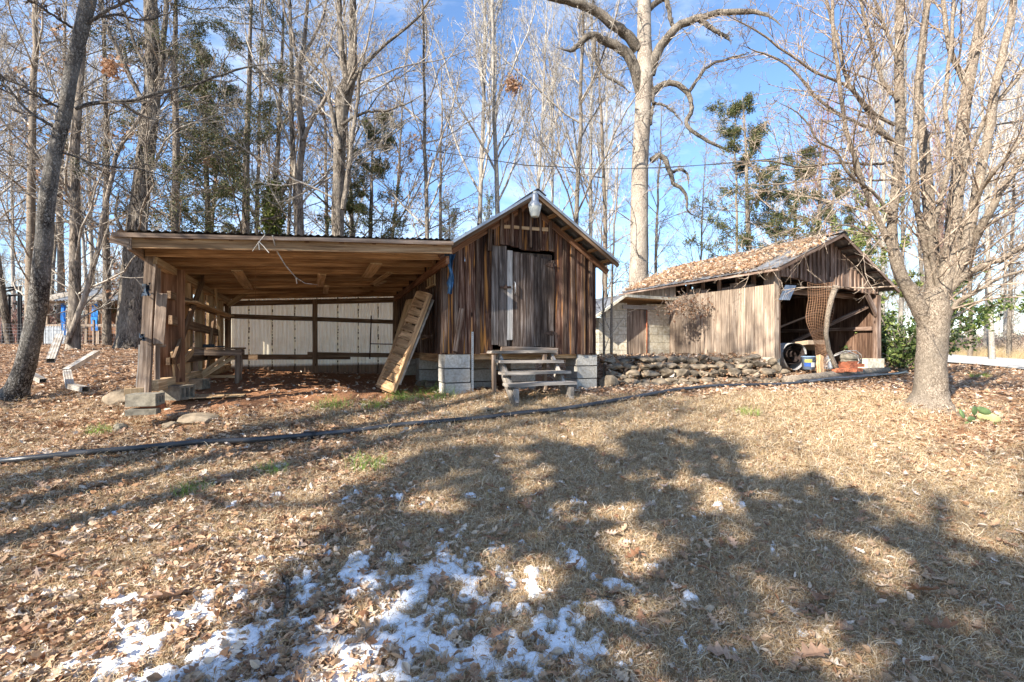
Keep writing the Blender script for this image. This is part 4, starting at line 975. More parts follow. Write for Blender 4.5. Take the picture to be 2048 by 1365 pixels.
board(barn, 'tie_beam', B(.1, 2.4, 2.45), B(Wr-.1, 2.4, 2.45), .12, .05, -Dd, M_GABLE)
mb = MB(); mb.box(B(Wr-.22, .05, .93), .62, .24, .30, Wd, Dd, UP); mb.build('sill_footing', M_CMUY, barn)
# roof
e1, e2 = -.33, Wr+.16; T0b, T1b = -.36, Dr+.1
def rp(s, t): return B(s, t, rz(s)+.07)
for e, n7 in ((e1, 6), (e2, 6)):
    Vv = rp(e, 0)-rp(ap, 0); step = (T1b-T0b)/n7
    for k in range(n7):
        corr(barn, 'roof_sheet', rp(ap, T0b+step*k)+UP*.004*(k % 2), Dd, Vv, step+.02, Vv.length, M_ROOFM, pitch=.12, amp=.006, seg=3)
    board(barn, 'rake_board', B(ap, T0b+.02, rz(ap)+.03), B(e, T0b+.02, rz(e)+.03), .07, .03, -Dd, M_GABLE)
    for k in range(7):
        s_ = ap+(e-ap)*(k+.4)/7; board(barn, 'purlin', B(s_, T0b+.03, rz(s_)+.035), B(s_, T1b, rz(s_)+.035), .08, .04, UP, M_GABLE)
board(barn, 'eave_board', B(e1+.03, T0b+.02, rz(e1)+.03), B(e1+.03, T1b, rz(e1)+.03), .04, .03, Wd, M_GABLE)
mb = MB()
for sg, sl in ((-1, .435), (1, .575)): mb.box(B(ap+sg*.06, (T0b+T1b)/2, rz(ap)+.085), .15, T1b-T0b+.02, .006, (Wd-UP*sl*sg).normalized(), Dd, (UP+Wd*sl*sg).normalized())
mb.build('ridge_cap', M_ROOFM, barn)
# leaves piled on the roof
n = 9000; ss = RG.uniform(e1+.08, ap-.02, n); tt = RG.uniform(T0b+.05, T1b-.05, n)
dn = .55+.45*np.sin(ss*4+np.sin(tt*2)*1.5)+lump(ss*3, tt*2)*.6; kk = (RG.random(n) < np.clip(dn+.25, .15, 1)) & ~((tt < .35) & (ss < .5+.3*np.sin(tt*9)))
ss, tt = ss[kk], tt[kk]; n = len(ss)
zr_ = 3.70-.435*np.abs(ss-ap)+.085+RG.random(n)*.035
PX = B.o.x+Wd.x*ss+Dd.x*tt; PY = B.o.y+Wd.y*ss+Dd.y*tt
scatter('roof_leaves', CL, np.stack([PX, PY, zr_], -1), np.stack([RG.normal(0, .5, n), RG.normal(-.3, .5, n), RG.random(n)*6.28], -1), RG.uniform(.7, 1.4, n), RG.integers(0, 10, n), 'thick layer of tan fallen leaves lying on the barn roof', 'roof leaves')
# hanging scrap of corrugated metal at the left of the opening
mb = MB(); q = [px(1554, 572, 9.75), px(1590, 578, 9.9), px(1597, 602, 9.95), px(1556, 592, 9.75)]
corr(barn, 'hanging_sheet', px(1556, 600, 9.78), (px(1597, 601, 10.2)-px(1556, 600, 9.78)), (px(1572, 566, 9.85)-px(1556, 600, 9.78)), .42, .36, M_GALV, pitch=.07, amp=.01, seg=2)
mb = MB(); q = [px(1556, 560, 9.7), px(1588, 566, 9.72), px(1572, 585, 9.7)]
# netting
Lx = [(565, 1615), (580, 1616), (595, 1617), (612, 1614), (630, 1612), (645, 1613), (660, 1618), (672, 1622), (684, 1627), (697, 1631), (713, 1632), (738, 1634)]
Rx = [(565, 1668), (580, 1667), (595, 1667), (612, 1668), (630, 1665), (645, 1660), (660, 1655), (672, 1652), (684, 1651), (697, 1653), (713, 1655), (738, 1655)]
net = thing('wire_netting', 'rusty square mesh netting hanging in a wavy strip from the gable of the barn', 'netting', px(1643, 738, 9.5))
nv_, nh_ = 12, 32
def npnt(u, v_):
    yy = 565+173*v_; xl = np.interp(yy, [a for a, _ in Lx], [b2 for _, b2 in Lx]); xr = np.interp(yy, [a for a, _ in Rx], [b2 for _, b2 in Rx])
    return px(xl+(xr-xl)*u, yy+3*math.sin(u*5+v_*7)+u*4*(1-v_), 9.75+.10*math.sin(v_*9+u*2)+.15*u)
mb = MB()
for i in range(nv_): mb.tube([npnt(i/(nv_-1), j/40) for j in range(41)], .005, 4, False)
mb.build('upright_wires', M_WIRE, net)
mb = MB()
for j in range(nh_): mb.tube([npnt(i/12, j/(nh_-1)) for i in range(13)], .005, 4, False)
mb.build('cross_wires', M_WIRE, net)
mb = MB(); mb.tube([px(1672, 572, 9.6), px(1662, 600, 9.6), px(1655, 635, 9.6), px(1652, 668, 9.6), px(1657, 700, 9.6), px(1666, 722, 9.6), px(1674, 740, 9.6)], [.055, .05, .045, .042, .042, .045, .05], 10)
o = mb.build('crooked_pole', B_TAN, None, True); tag(o, 'crooked bare pole propping the netting in the barn opening', 'pole')
g_ = px(1640, 748, 9.3); board(None, 'post_stub', px(1641, 750, 9.35), px(1640, 712, 9.5), .11, .08, -Dd, M_JOIST, jit=.012)
tag(bpy.context.scene.objects['post_stub'], 'short splintered brown post at the foot of the netting', 'post')
# rolled carpet
rc = thing('rolled_carpet', 'big grey backed rolled up carpet lying in the barn with dark folds showing', 'carpet roll', px(1580, 738, 10.3))
c = px(1590, 712, 10.2); axd = (Dd*1+Wd*.02).normalized(); c = Vector(c)
mb = MB(); pr_ = []
U_ = axd.cross(UP).normalized(); V_ = UP
nseg = 34
for j in (0, 1, 2):
    for k in range(nseg+1):
        a = 2*math.pi*k/nseg*.96+.1; r = .30+.02*math.sin(3*a)+.01*j; mb.v.append(tuple(c+axd*(.8*j)+U_*math.cos(a)*r*1.15+V_*(math.sin(a)*r*.95)))
for j in (0, 1):
    for k in range(nseg): a = j*(nseg+1)+k; mb.f.append((a, a+1, a+nseg+2, a+nseg+1))
mb.build('outer_backing', M_ROLL, rc, True)
mb = MB()
for j in (0, 1):
    for k in range(80):
        th_ = k/80*2*math.pi*2.6; r = .285*(1-k/100) ; r += .03*math.sin(th_*2.3); mb.v.append(tuple(c+axd*(.03+.9*j)+U_*math.cos(th_)*r*1.12+V_*math.sin(th_)*r*.9))
for k in range(79): mb.f.append((k, k+1, k+81, k+80))
mb.build('inner_fold', M_CARP, rc, True)
mb = MB(); mb.lathe(c+axd*.25, [(.29, 0), (.001, 0.01)], 24, axd); mb.build('core', M_CARP, rc)
# flat box on the roll
mb = MB(); c = px(1597, 690, 10.9); mb.box(c, .62, .9, .09, Wd, (Dd-UP*.12).normalized(), (UP+Dd*.12).normalized()); mb.box(c+Wd*.315-Dd*.02-UP*.05, .03, .92, .15, Wd, Dd, UP); o = mb.build('flat_carton', M_CARD, None); tag(o, 'flat tan carton lying across the carpet roll', 'carton')
mb = MB(); mb.tube([px(1556, 700, 10.6), px(1556, 682, 10.6)], [.05, .03], 10); mb.tube([px(1556, 682, 10.6), px(1556, 678, 10.6)], [.02, .02], 10); o = mb.build('blue_bottle', M_TARP, None, True); tag(o, 'small blue bottle at the left edge of the barn opening', 'bottle')
# bucket
bc = px(1617, 739, 10.0); bk = thing('plastic_bucket', 'blue grey plastic bucket with yellow and blue labels in the barn', 'bucket', bc)
K = 10.0/FPX; mb = MB(); mb.lathe(bc, [(.001, 0), (11*K, 0), (12.5*K, 24*K), (13.4*K, 24.3*K), (13.4*K, 26*K), (12.6*K, 26.3*K), (12.2*K, 25*K), (10.6*K, 1*K)], 28); mb.build('pail', M_BUCK, bk, True)
def patch(par, nm, c, r0, r1, z0, z1, a0, a1, mat):
    mb = MB()
    for i in range(9):
        a = a0+(a1-a0)*i/8
        for z, r in ((z0, r0), (z1, r1)): mb.v.append(tuple(Vector(c)+Vector((math.cos(a)*r, math.sin(a)*r, z))))
    for i in range(8): q = i*2; mb.f.append((q, q+2, q+3, q+1))
    mb.build(nm, mat, par)
rr = lambda z: (11+1.5*z/24)*K+.003
patch(bk, 'label_band', bc, rr(14), rr(20), 14*K, 20*K, 3.6, 4.7, M_YEL); patch(bk, 'label_band', bc, rr(6), rr(13), 6*K, 13*K, 3.5, 4.5, M_BLUL); patch(bk, 'label_band', bc, rr(5), rr(14), 5*K, 14*K, 4.55, 5.4, M_LBL)
mb = MB(); mb.tube([bc+Vector((-13.4*K, 0, 24*K)), bc+Vector((-10*K, -9*K, 19*K)), bc+Vector((0, -14*K, 17*K)), bc+Vector((10*K, -9*K, 19*K)), bc+Vector((13.4*K, 0, 24*K))], .004, 5); mb.build('bail_handle', M_GALV, bk, True)
jc = px(1656, 738, 10.0); jg = thing('plastic_jug', 'pale plastic jug standing behind the netting', 'jug', jc)
mb = MB(); mb.lathe(jc, [(.001, 0), (.085, 0), (.09, .02), (.09, .17), (.06, .22), (.028, .25), (.028, .28)], 20); mb.build('jug_body', M_LBL, jg, True)
mb = MB(); mb.lathe(jc+UP*.275, [(.032, 0), (.032, .025), (.001, .026)], 16); mb.build('cap', M_BLUL, jg, True)
mb = MB(); mb.tube([jc+Vector((.03, -.05, .24)), jc+Vector((.09, -.06, .22)), jc+Vector((.095, -.06, .12))], .01, 8); mb.build('handle', M_LBL, jg, True)
# bricks
br_ = thing('brick_pile', 'pile of loose red bricks beside the pole in the barn', 'brick pile', px(1695, 742, 9.6))
for k, (x, y, d, r) in enumerate([(1684, 740, 9.45, .1), (1700, 741, 9.5, -.2), (1714, 740, 9.55, .4), (1688, 733, 9.7, .05), (1703, 733, 9.65, .3), (1716, 731, 9.8, .0), (1690, 727, 9.85, -.2), (1706, 726, 9.9, .2), (1676, 742, 9.4, .3)]):
    mb = MB(); u = Vector((math.cos(r), math.sin(r), 0)); mb.box(px(x, y, d), .20, .095, .065, u, None, UP); mb.build('brick', M_BRICK, br_)
mb = MB(); mb.tube([px(1652, 728, 9.6), px(1665, 714, 9.6), px(1682, 707, 9.7), px(1700, 704, 9.8), px(1714, 711, 9.9), px(1718, 722, 9.9), px(1714, 734, 9.8), px(1706, 738, 9.7)], .012, 8); mb.tube([px(1655, 722, 9.7), px(1672, 708, 9.7), px(1690, 702, 9.8), px(1712, 702, 9.95), px(1722, 710, 10), px(1724, 722, 10)], .010, 8)
o = mb.build('white_hose', M_WHITE, None, True); tag(o, 'loop of stiff white hose over the brick pile', 'hose')
mb = MB(); mb.tube([px(1678, 713, 10.3), px(1716, 716, 10.2)], .075, 14); mb.tube([px(1680, 722, 10.3), px(1722, 724, 10.2)], .06, 14); o = mb.build('cement_pipe', M_CMUD, None, True); tag(o, 'short grey round logs lying behind the bricks in the barn', 'log')
# timber log in front
mb = MB(); lq = [gpx(1572, 769, .07), gpx(1620, 766, .085), gpx(1680, 759, .085), gpx(1730, 753, .08), gpx(1775, 748, .07)]
mb.tube(lq, [.075, .085, .08, .085, .07], 14); o = mb.build('peeled_log', B_TAN, None, True); tag(o, 'long pale log lying on the leaves across the front of the barn', 'log')

# ================================================================== block cellar
C = Fr(4.165-.919*2.18-.03, 12.75-.394*2.18)
cel = thing('block_cellar', 'low pale concrete block outbuilding with a plank door between the shed and the barn', 'outbuilding', C(1.1, .6, 1.1))
def celtop(s): return 2.50 if s > .7 else 2.50-(.7-s)*.62
cd0, cz = C.on_front(1254, 700); cd1, _ = C.on_front(1293, 700)
zc = 1.06; ncr = 7; hc = .2
for r_ in range(8):
    z0 = zc+hc*r_; s = -.2*(r_ % 2)
    while s < 2.2:
        a, b_ = max(s, .0), min(s+.4, 2.2)
        for (u0, u1) in (((a, min(b_, cd0)), (max(a, cd1), b_))):
            if u1-u0 > .04 and z0+hc*.5 < celtop((u0+u1)/2):
                mb = MB(); mb.box(C((u0+u1)/2, .1+random.uniform(-.004, .004), z0+hc/2), u1-u0-.008, .2, hc-.008, Wd, Dd, UP); mb.build('block', M_CMUY, cel)
        s += .4
mb = MB(); mb.box(C(1.1, .12, zc+.7), 2.18, .16, 1.3, Wd, Dd, UP); 
mb2 = MB(); 
for s0_, s1_ in ((0.02, cd0), (cd1, 2.2)): mb2.box(C((s0_+s1_)/2, .12, (zc+min(celtop(s0_+.1), 2.5))/2-.05), s1_-s0_-.01, .15, min(celtop(s0_+.1), 2.5)-zc-.1, Wd, Dd, UP)
mb2.build('mortar_core', M_CMU, cel)
for s_ in (0.1, 2.1): 
    mb = MB(); mb.box(C(s_, 1.1, (zc+celtop(s_))/2-.02), .18, 1.8, celtop(s_)-zc-.05, Wd, Dd, UP); mb.build('side_wall', M_CMUY, cel)
for k in range(3):
    a = cd0+(cd1-cd0)*(k+.5)/3; board(cel, 'door_plank', C(a, .05, zc-.02), C(a, .05, 2.30), (cd1-cd0)/3-.01, .03, -Dd, M_BLANCH)
board(cel, 'lintel', C(cd0-.15, .0, 2.36), C(cd1+.3, .0, 2.36), .10, .06, -Dd, M_CMU)
mb = MB(); s_, z_ = C.on_front(1292, 640); mb.tube([C(s_+.01, -.02, zc), C(s_+.01, -.02, 2.3)], .02); mb.build('rusty_door_edge', M_BRICK, cel, True)
# slab roof with a pale edge board, and the falling part to the left
board(cel, 'roof_edge', C(.55, -.35, 2.60), C(2.55, -.35, 2.555), .07, .05, -Dd, M_CMUY)
mb = MB(); mb.box(C(1.5, .7, 2.60), 2.0, 2.1, .05, Wd, Dd, UP); mb.build('roof_deck', M_ROOFM, cel)
mb = MB(); mb.box(C(1.5, .6, 2.555), 1.96, 1.86, .03, Wd, Dd, UP); mb.build('roof_soffit', M_WARM, cel)
board(cel, 'roof_edge', C(.57, -.34, 2.61), C(-.35, -.34, 2.04), .05, .05, -Dd, M_CMUY)
a = C(.57, .65, 2.60); b_ = C(-.35, .65, 2.03); mb = MB(); Uu = (a-b_).normalized(); mb.box((a+b_)/2, (a-b_).length, 1.95, .045, Uu, Dd, Uu.cross(Dd)); mb.build('roof_slope', M_ROOFM, cel)

# ================================================================== dry stone retaining wall
sw = thing('dry_stone_wall', 'low tumbled dry stone retaining wall between the shed and the barn', 'stone wall', G(3.2, 8.6))
random.seed(3)
P0, P1 = Vector((1.62, 8.15, 0)), Vector((5.15, 9.45, 0)); dW = (P1-P0).normalized(); nW = Vector((dW.y, -dW.x, 0)); LW = (P1-P0).length
for r_, (zo, back) in enumerate(((.02, .10), (.15, -.02), (.27, -.16), (.37, -.32))):
    s = random.uniform(-.1, .1)
    while s < LW-.05:
        wv = random.uniform(.09, .24); top = 1.0 - .35*max(0, (s-LW*.75)/LW*2)
        if zo < .40*top+.02 or r_ < 2:
            c = P0+dW*(s+wv)+nW*(back+random.uniform(-.04, .05)); c.z = float(gz(c.x+nW.x*.25, c.y+nW.y*.25))+zo+random.uniform(-.02, .02)+.03
            c.z = max(c.z, .70+zo)
            rock(sw, 'stone', c, wv*1.0, random.uniform(.11, .19), random.uniform(.045, .095), M_STONE, math.atan2(dW.y, dW.x)+random.uniform(-.5, .5), rough=.5)
        s += wv*1.75
for k in range(26):
    s = random.uniform(.2, LW+.3); c = P0+dW*s+nW*random.uniform(.15, .55); c.z = float(gz(c.x, c.y))+.02
    rock(sw, 'stone', c, random.uniform(.05, .14), random.uniform(.05, .10), random.uniform(.03, .07), M_STONE, random.random()*3, sub=1)
for k in range(16):
    s = random.uniform(.2, LW); c = P0+dW*s-nW*random.uniform(.42, .7); c.z = float(gz(c.x, c.y))+.02
    rock(sw, 'stone', c, random.uniform(.08, .18), random.uniform(.07, .13), random.uniform(.04, .07), M_STONE, random.random()*3, sub=1)
for x, y, d, sx_, sz_ in ((1545, 725, 9.5, .1, .09), (1552, 738, 9.5, .13, .1), (1530, 745, 9.3, .16, .09), (1510, 752, 9.2, .15, .09), (1535, 762, 9.1, .13, .06), (1490, 735, 9.4, .14, .1), (1500, 722, 9.6, .12, .06)):
    rock(sw, 'stone', px(x, y, d), sx_, sx_*.8, sz_, M_STONE, random.random()*3)
qn = 900; qs = RG.uniform(0, LW, qn); qb = RG.uniform(-.5, .25, qn); qx = P0.x+dW.x*qs+nW.x*qb; qy = P0.y+dW.y*qs+nW.y*qb
scatter('wall_leaves', CL, np.stack([qx, qy, .70+np.clip((.25-qb)*.75, 0, .48)+RG.uniform(.0, .05, qn)], -1), np.stack([RG.normal(-.3, .5, qn), RG.normal(0, .5, qn), RG.random(qn)*6.28], -1), RG.uniform(.6, 1.2, qn), RG.integers(0, 10, qn), 'dry leaves caught between the stones of the retaining wall', 'wall leaves')
rockt('large rounded boulder at the left end of the stone wall beside the shed pier', 1217, 750, 7.9, .19, .17, .16, .6)
rockt('smooth flat stone lying in front of the stone wall', 1285, 768, 8.1, .16, .12, .045, .2)
rockt('white stone on the terrace before the cellar', 1335, 709, 10.6, .15, .10, .03, .2, M_CMU)
rockt('small pale stone on the terrace beside the barn wall', 1375, 713, 10.2, .09, .07, .03, .6, M_CMU)

# ------------------------------------------------------------------ cactus
cc = gpx(1955, 850); cac = thing('prickly_pear', 'small prickly pear cactus with green and yellowing pads in the leaves', 'cactus', cc); d0 = cc.y
for x, y, rx_, ry_, tilt, mt in ((1924, 828, 6, 10, .1, M_CACT), (1949, 822, 9, 10, -.1, M_CACT), (1943, 839, 8, 6, .3, M_CACT), (1933, 851, 8, 8, .2, M_CACT), (1968, 822, 14, 7, .4, M_CACT), (1978, 837, 21, 11, .25, M_CACY), (1998, 850, 8, 5, .4, M_CACT), (1893, 853, 6, 3, 0, M_CACT)):
    K = d0/FPX; c = px(x, y, d0+random.uniform(-.06, .06)); mb = MB(); R_ = Euler((random.uniform(-.5, .2), tilt, random.uniform(-.5, .5))).to_matrix(); nr, nc = 7, 14
    for i in range(nr+1):
        ph = math.pi*i/nr
        for k in range(nc):
            a = 2*math.pi*k/nc; rs = math.sin(ph); q = Vector((math.cos(a)*rs*rx_*K*(1+.12*math.cos(ph)), math.sin(a)*rs*.018*(.6+.4*rs), math.cos(ph)*ry_*K)); mb.v.append(tuple(c+R_ @ q))
    for i in range(nr):
        for k in range(nc): a = i*nc+k; b2 = i*nc+(k+1) % nc; mb.f.append((a, b2, b2+nc, a+nc))
    mb.build('pad', mt, cac, True)
# green tufts
for i, (x, y, s, lab) in enumerate(((665, 818, 1.1, 'bright green grass tuft in front of the lean-to, leftmost'), (795, 800, .8, 'green grass tuft just below the leaning shutter'), (822, 802, .7, 'small green grass tuft between the shutter and the left pier'), (872, 797, 1.3, 'largest bright green grass tuft, beside the left pier of the shed'), (750, 817, .8, 'thin green grass patch in front of the open lean-to'), (735, 935, .8, 'short green tuft below the black pipe, in mid lawn'), (545, 943, .6, 'green tuft left of the middle just below the pipe'), (385, 985, .6, 'olive grass tuft in the leaves, lower left'), (205, 868, .6, 'faint green tuft above the pipe at the far left'), (1495, 832, .7, 'faint green tuft on the bright lawn before the barn'), (1960, 755, .8, 'green patch beyond the big tree'))):
    s *= 1.35; me = tuft(170, .13*s, .17*s, M_GRG, .6); o = bpy.data.objects.new('grass_tuft', me); COL.objects.link(o); o.location = gpx(x, y, .0); tag(o, lab, 'grass tuft', 'green grass tufts in the dry lawn')
# stick
mb = MB(); sp3 = [gpx(563, 1160, .03), gpx(574, 1180, .035), gpx(577, 1205, .035), gpx(573, 1230, .03), gpx(567, 1255, .02)]
mb.tube(sp3, [.008, .010, .010, .009, .006], 8); o = mb.build('fallen_stick', B_OAK, None, True); tag(o, 'short bent brown stick lying on the snow in front', 'stick')
mb = MB(); mb.tube([gpx(1165, 1208, .02), gpx(1210, 1216, .04), gpx(1260, 1218, .03)], .003, 6); o = mb.build('fallen_stick', B_OAK, None, True); tag(o, 'thin straight twig lying on the grass right of the snow', 'stick')

# power cable
mb = MB(); cp = [(2300, 205), (2048, 242), (1900, 262), (1780, 282), (1660, 303), (1540, 318), (1430, 328), (1330, 336), (1200, 338), (1050, 330), (850, 300)]
for off in (0, .03): mb.tube([px(x, y, 8+i*1.1)+Vector((0, .02, off*math.sin(i*2.0))) for i, (x, y) in enumerate(cp)], .011 if not off else .008, 6)
o = mb.build('power_cable', M_WIREB, None, True); tag(o, 'twisted black overhead power cable crossing above the barn', 'cable')

# ================================================================== coop, fence, gazebo at the far left
co_p = px(165, 690, 16.5); coop = thing('chicken_coop', 'low open coop with white corrugated roof and blue tarp beyond the trees at left', 'coop', co_p)
Q = Fr((92-CX)/FPX*15.5, 15.5); Q.o = Vector(((100-CX)/FPX*16, 16, 0)); zq = 1.42
def qf(s, t, z): return Vector((Q.o.x+s, Q.o.y+t, z))
for k in range(4):
    a0 = -.35+k*.75; p0 = qf(a0, -.3, zq+1.42); Vv = qf(a0, 1.8, zq+2.12)-p0
    corr(coop, 'roof_sheet', p0, Vector((1, 0, .0)), Vv, .77, Vv.length, M_GALV if k % 2 else M_WHITE, pitch=.11, amp=.02, steps=5)
for s_ in (-.1, .85, 1.6, 2.4): board(coop, 'post', qf(s_, 0, zq-.1), qf(s_, 0, zq+1.42), .10, .08, Vector((0, -1, 0)), M_BLANCH)
for s_, b_ in ((1.15, .05), (1.95, -.04)): board(coop, 'post', qf(s_, .05, zq-.1), qf(s_+b_, .05, zq+1.42), .08, .06, Vector((0, -1, 0)), M_BLANCH)
for z_ in (.62, 1.38): board(coop, 'rail', qf(-.2, -.04, zq+z_), qf(2.6, -.04, zq+z_), .08, .04, Vector((0, -1, 0)), M_BLANCH)
board(coop, 'rail', qf(-1.0, .4, zq+1.15), qf(-.3, -.3, zq+1.5), .07, .05, Vector((0, -1, 0)), M_OLD)
for k in range(9): board(coop, 'back_plank', qf(-.1+k*.31, 1.7, zq), qf(-.1+k*.31, 1.7, zq+2.0), .30, .02, Vector((0, -1, 0)), M_TRIM, seg=1)
for s_, w_, z0_, z1_ in ((.42, .12, .45, 1.35), (.52, .06, .3, 1.3), (1.42, .22, .45, 1.4)):
    mb = MB()
    for i in range(5):
        for k in range(4): mb.v.append(tuple(qf(s_+w_*(k/3)+random.uniform(-.02, .02), -.08+.03*((k+i) % 2), zq+z1_+(z0_-z1_)*i/4)))
    for i in range(4):
        for k in range(3): a = i*4+k; mb.f.append((a, a+1, a+5, a+4))
    o = mb.build('blue_tarp', M_TARPB, None); tag(o, 'wide bright blue tarp strip hanging in the coop between the trunks' if s_ > 1 else ('narrow blue tarp strip hanging left in the coop' if w_ > .1 else 'thin blue tarp sliver at the left bay of the coop'), 'tarp', 'blue tarps in the coop')
corr(coop, 'side_sheet', qf(-.2, -.06, zq), Vector((1, 0, 0)), UP, .95, .6, M_GALV, pitch=.09, amp=.012, steps=4)
fn = thing('wire_fence', 'low wire mesh fence in front of the coop', 'fence', px(100, 690, 14.8)); mb = MB(); d_ = 15.0
for k in range(46): x_ = -17.5+k*.14; p_ = px(0, 690, d_); X_ = -16.6+k*.125; mb.tube([Vector((X_, d_, zq-.05)), Vector((X_, d_, zq+.62))], .005, 3, False)
for k in range(7): mb.tube([Vector((-16.6, d_, zq+.02+k*.1)), Vector((-10.95, d_, zq+.02+k*.1))], .005, 3, False)
mb.build('mesh_wires', M_GALV, fn)
for X_ in (-16.2, -14.6, -13.0, -11.3): board(fn, 'fence_post', Vector((X_, d_+.03, zq-.1)), Vector((X_, d_+.03, zq+.75)), .05, .05, Vector((0, -1, 0)), M_OLD, seg=1)
gb = thing('black_gazebo_frame', 'black metal gazebo frame at the far left edge behind the fence', 'gazebo', px(10, 690, 16)); mb = MB(); d_ = 16
for x_ in (-8, 6, 20, 38, 43):
    mb = MB(); a = px(x_, 692, d_); b_ = px(x_-1, 590 if x_ < 30 else 575, d_); mb.tube([a, b_], .03, 6); mb.build('pole', M_BLACK, gb)
mb = MB(); mb.tube([px(-40, 596, d_), px(44, 590, d_)], .03, 6); mb.tube([px(-40, 570, d_), px(-10, 578, d_), px(44, 574, d_)], .03, 6); mb.tube([px(-20, 590, d_), px(44, 576, d_)], .03, 6); mb.build('roof_frame', M_BLACK, gb)

# ================================================================== trees
def nrm_(a): return a/np.maximum(np.linalg.norm(a, axis=-1, keepdims=True), 1e-9)
def tubes(P, R, n):                                # P (N,K,3), R (N,K) -> vertices, quads
    N, K, _ = P.shape; T = np.empty_like(P); T[:, 1:-1] = P[:, 2:]-P[:, :-2]; T[:, 0] = P[:, 1]-P[:, 0]; T[:, -1] = P[:, -1]-P[:, -2]; T = nrm_(T)
    ref = np.where(np.abs(T[:, :1, 2:3]) > .9, np.array([1., 0, 0]), np.array([0, 0, 1.])); ref = np.broadcast_to(ref, T.shape)
    U = nrm_(np.cross(T, ref)); V = np.cross(T, U); a = np.arange(n)/n*2*np.pi
    v = P[:, :, None]+(U[:, :, None]*np.cos(a)[None, None, :, None]+V[:, :, None]*np.sin(a)[None, None, :, None])*R[:, :, None, None]
    i = np.arange(N*K*n).reshape(N, K, n); j = np.roll(i, -1, 2)
    f = np.stack([i[:, :-1], j[:, :-1], j[:, 1:], i[:, 1:]], -1).reshape(-1, 4)
    return v.reshape(-1, 3), f
def merge(L_):
    vs, fs, o = [], [], 0
    for v, f in L_: vs.append(v); fs.append(f+o); o += len(v)
    return np.concatenate(vs), np.concatenate(fs)
def spawn(rng, P, R, k, t0, t1, lf, ang, up, wob, K, rmin=.004, rf=.6, labs=None, droop=0, pw=1.0):
    N, KP, _ = P.shape; ln = np.linalg.norm(np.diff(P, axis=1), axis=2).sum(1)
    t = t0+(t1-t0)*((np.arange(k)[None]+rng.random((N, k)))/k)**pw; q = t*(KP-1); i0 = np.minimum(q.astype(int), KP-2); fr = (q-i0)[..., None]
    ar = np.arange(N)[:, None]; a = P[ar, i0]; b = P[ar, i0+1]; st = a*(1-fr)+b*fr; T = nrm_(b-a)
    r = R[ar, i0]*(1-fr[..., 0])+R[ar, i0+1]*fr[..., 0]
    rnd = nrm_(np.cross(T, rng.normal(0, 1, T.shape))); an = ang*rng.uniform(.7, 1.3, (N, k))[..., None]
    d = nrm_(T*np.cos(an)+rnd*np.sin(an)+np.array([0, 0, up*.8]))
    L_ = (labs if labs else ln[:, None]*lf)*(1-.6*(t-t0)/(1-t0+1e-6))*rng.uniform(.55, 1.3, (N, k))
    st = st.reshape(-1, 3); d = d.reshape(-1, 3); L_ = L_.reshape(-1); r0 = np.maximum(np.minimum(r.reshape(-1)*rf, L_*.006+rmin), rmin)
    pts = [st]; p = st; 
    for j in range(K-1):
        d = nrm_(d+rng.normal(0, wob, d.shape)+np.array([0, 0, up*(1 if j < K*.6 or not droop else -droop)])); p = p+d*(L_/(K-1))[:, None]; pts.append(p)
    PP = np.stack(pts, 1); RR = r0[:, None]*np.linspace(1, .32, K)[None]; return PP, np.maximum(RR, rmin*.6)
SPEC = {
 'oak':    [dict(k=16, t0=.3, t1=.98, lf=.34, ang=1.05, up=.05, wob=.24, K=9), dict(k=9, t0=.2, t1=1, lf=.42, ang=.85, up=.03, wob=.25, K=6), dict(k=7, t0=.2, t1=1, lf=.5, ang=.8, up=.02, wob=.22, K=5), dict(k=4, t0=.2, t1=1, lf=.5, ang=.8, up=.0, wob=.2, K=4)],
 'poplar': [dict(k=26, t0=.28, t1=.98, lf=.30, ang=.55, up=.13, wob=.09, K=8), dict(k=10, t0=.15, t1=1, lf=.4, ang=.6, up=.10, wob=.12, K=5), dict(k=6, t0=.15, t1=1, lf=.5, ang=.6, up=.06, wob=.14, K=4), dict(k=3, t0=.2, t1=1, lf=.55, ang=.6, up=.04, wob=.15, K=3)],
 'maple':  [dict(k=22, t0=.2, t1=.98, lf=.32, ang=.85, up=.06, wob=.14, K=8), dict(k=9, t0=.15, t1=1, lf=.42, ang=.75, up=.05, wob=.16, K=5), dict(k=7, t0=.2, t1=1, lf=.5, ang=.7, up=.02, wob=.18, K=4), dict(k=3, t0=.2, t1=1, lf=.55, ang=.7, up=.0, wob=.18, K=3)],
 'low':    [dict(k=30, t0=.06, t1=.98, lf=.26, ang=1.15, up=.03, wob=.12, K=7), dict(k=9, t0=.15, t1=1, lf=.4, ang=.8, up=.02, wob=.16, K=5), dict(k=5, t0=.2, t1=1, lf=.5, ang=.7, up=.0, wob=.18, K=4), dict(k=3, t0=.2, t1=1, lf=.5, ang=.7, up=.0, wob=.18, K=3)],
}
def grow(rng, P, R, spec, sides=(6, 4, 3, 3), rmin=.004, keep=None):
    out = []; lv = []
    for i, s in enumerate(spec):
        P, R = spawn(rng, P, R, rmin=rmin*(1.5 if i < 2 else 1), **s); out.append(tubes(P, R, sides[min(i, 3)])); lv.append((P, R))
    return out, lv
def leaf_quads(rng, pts, size, el=1.6, jit=.04, flat=0):
    n = len(pts); c = pts+rng.normal(0, jit, (n, 3)); u = nrm_(rng.normal(0, 1, (n, 3))); w_ = rng.normal(0, 1, (n, 3)); w_[:, 2] *= (1-flat); v = nrm_(np.cross(u, w_)); s = size*rng.uniform(.5, 1.4, (n, 1))
    V = np.stack([c-u*s*.5*el, c+v*s*.35, c+u*s*.5*el, c-v*s*.35], 1).reshape(-1, 3); return V, np.arange(n*4).reshape(n, 4)
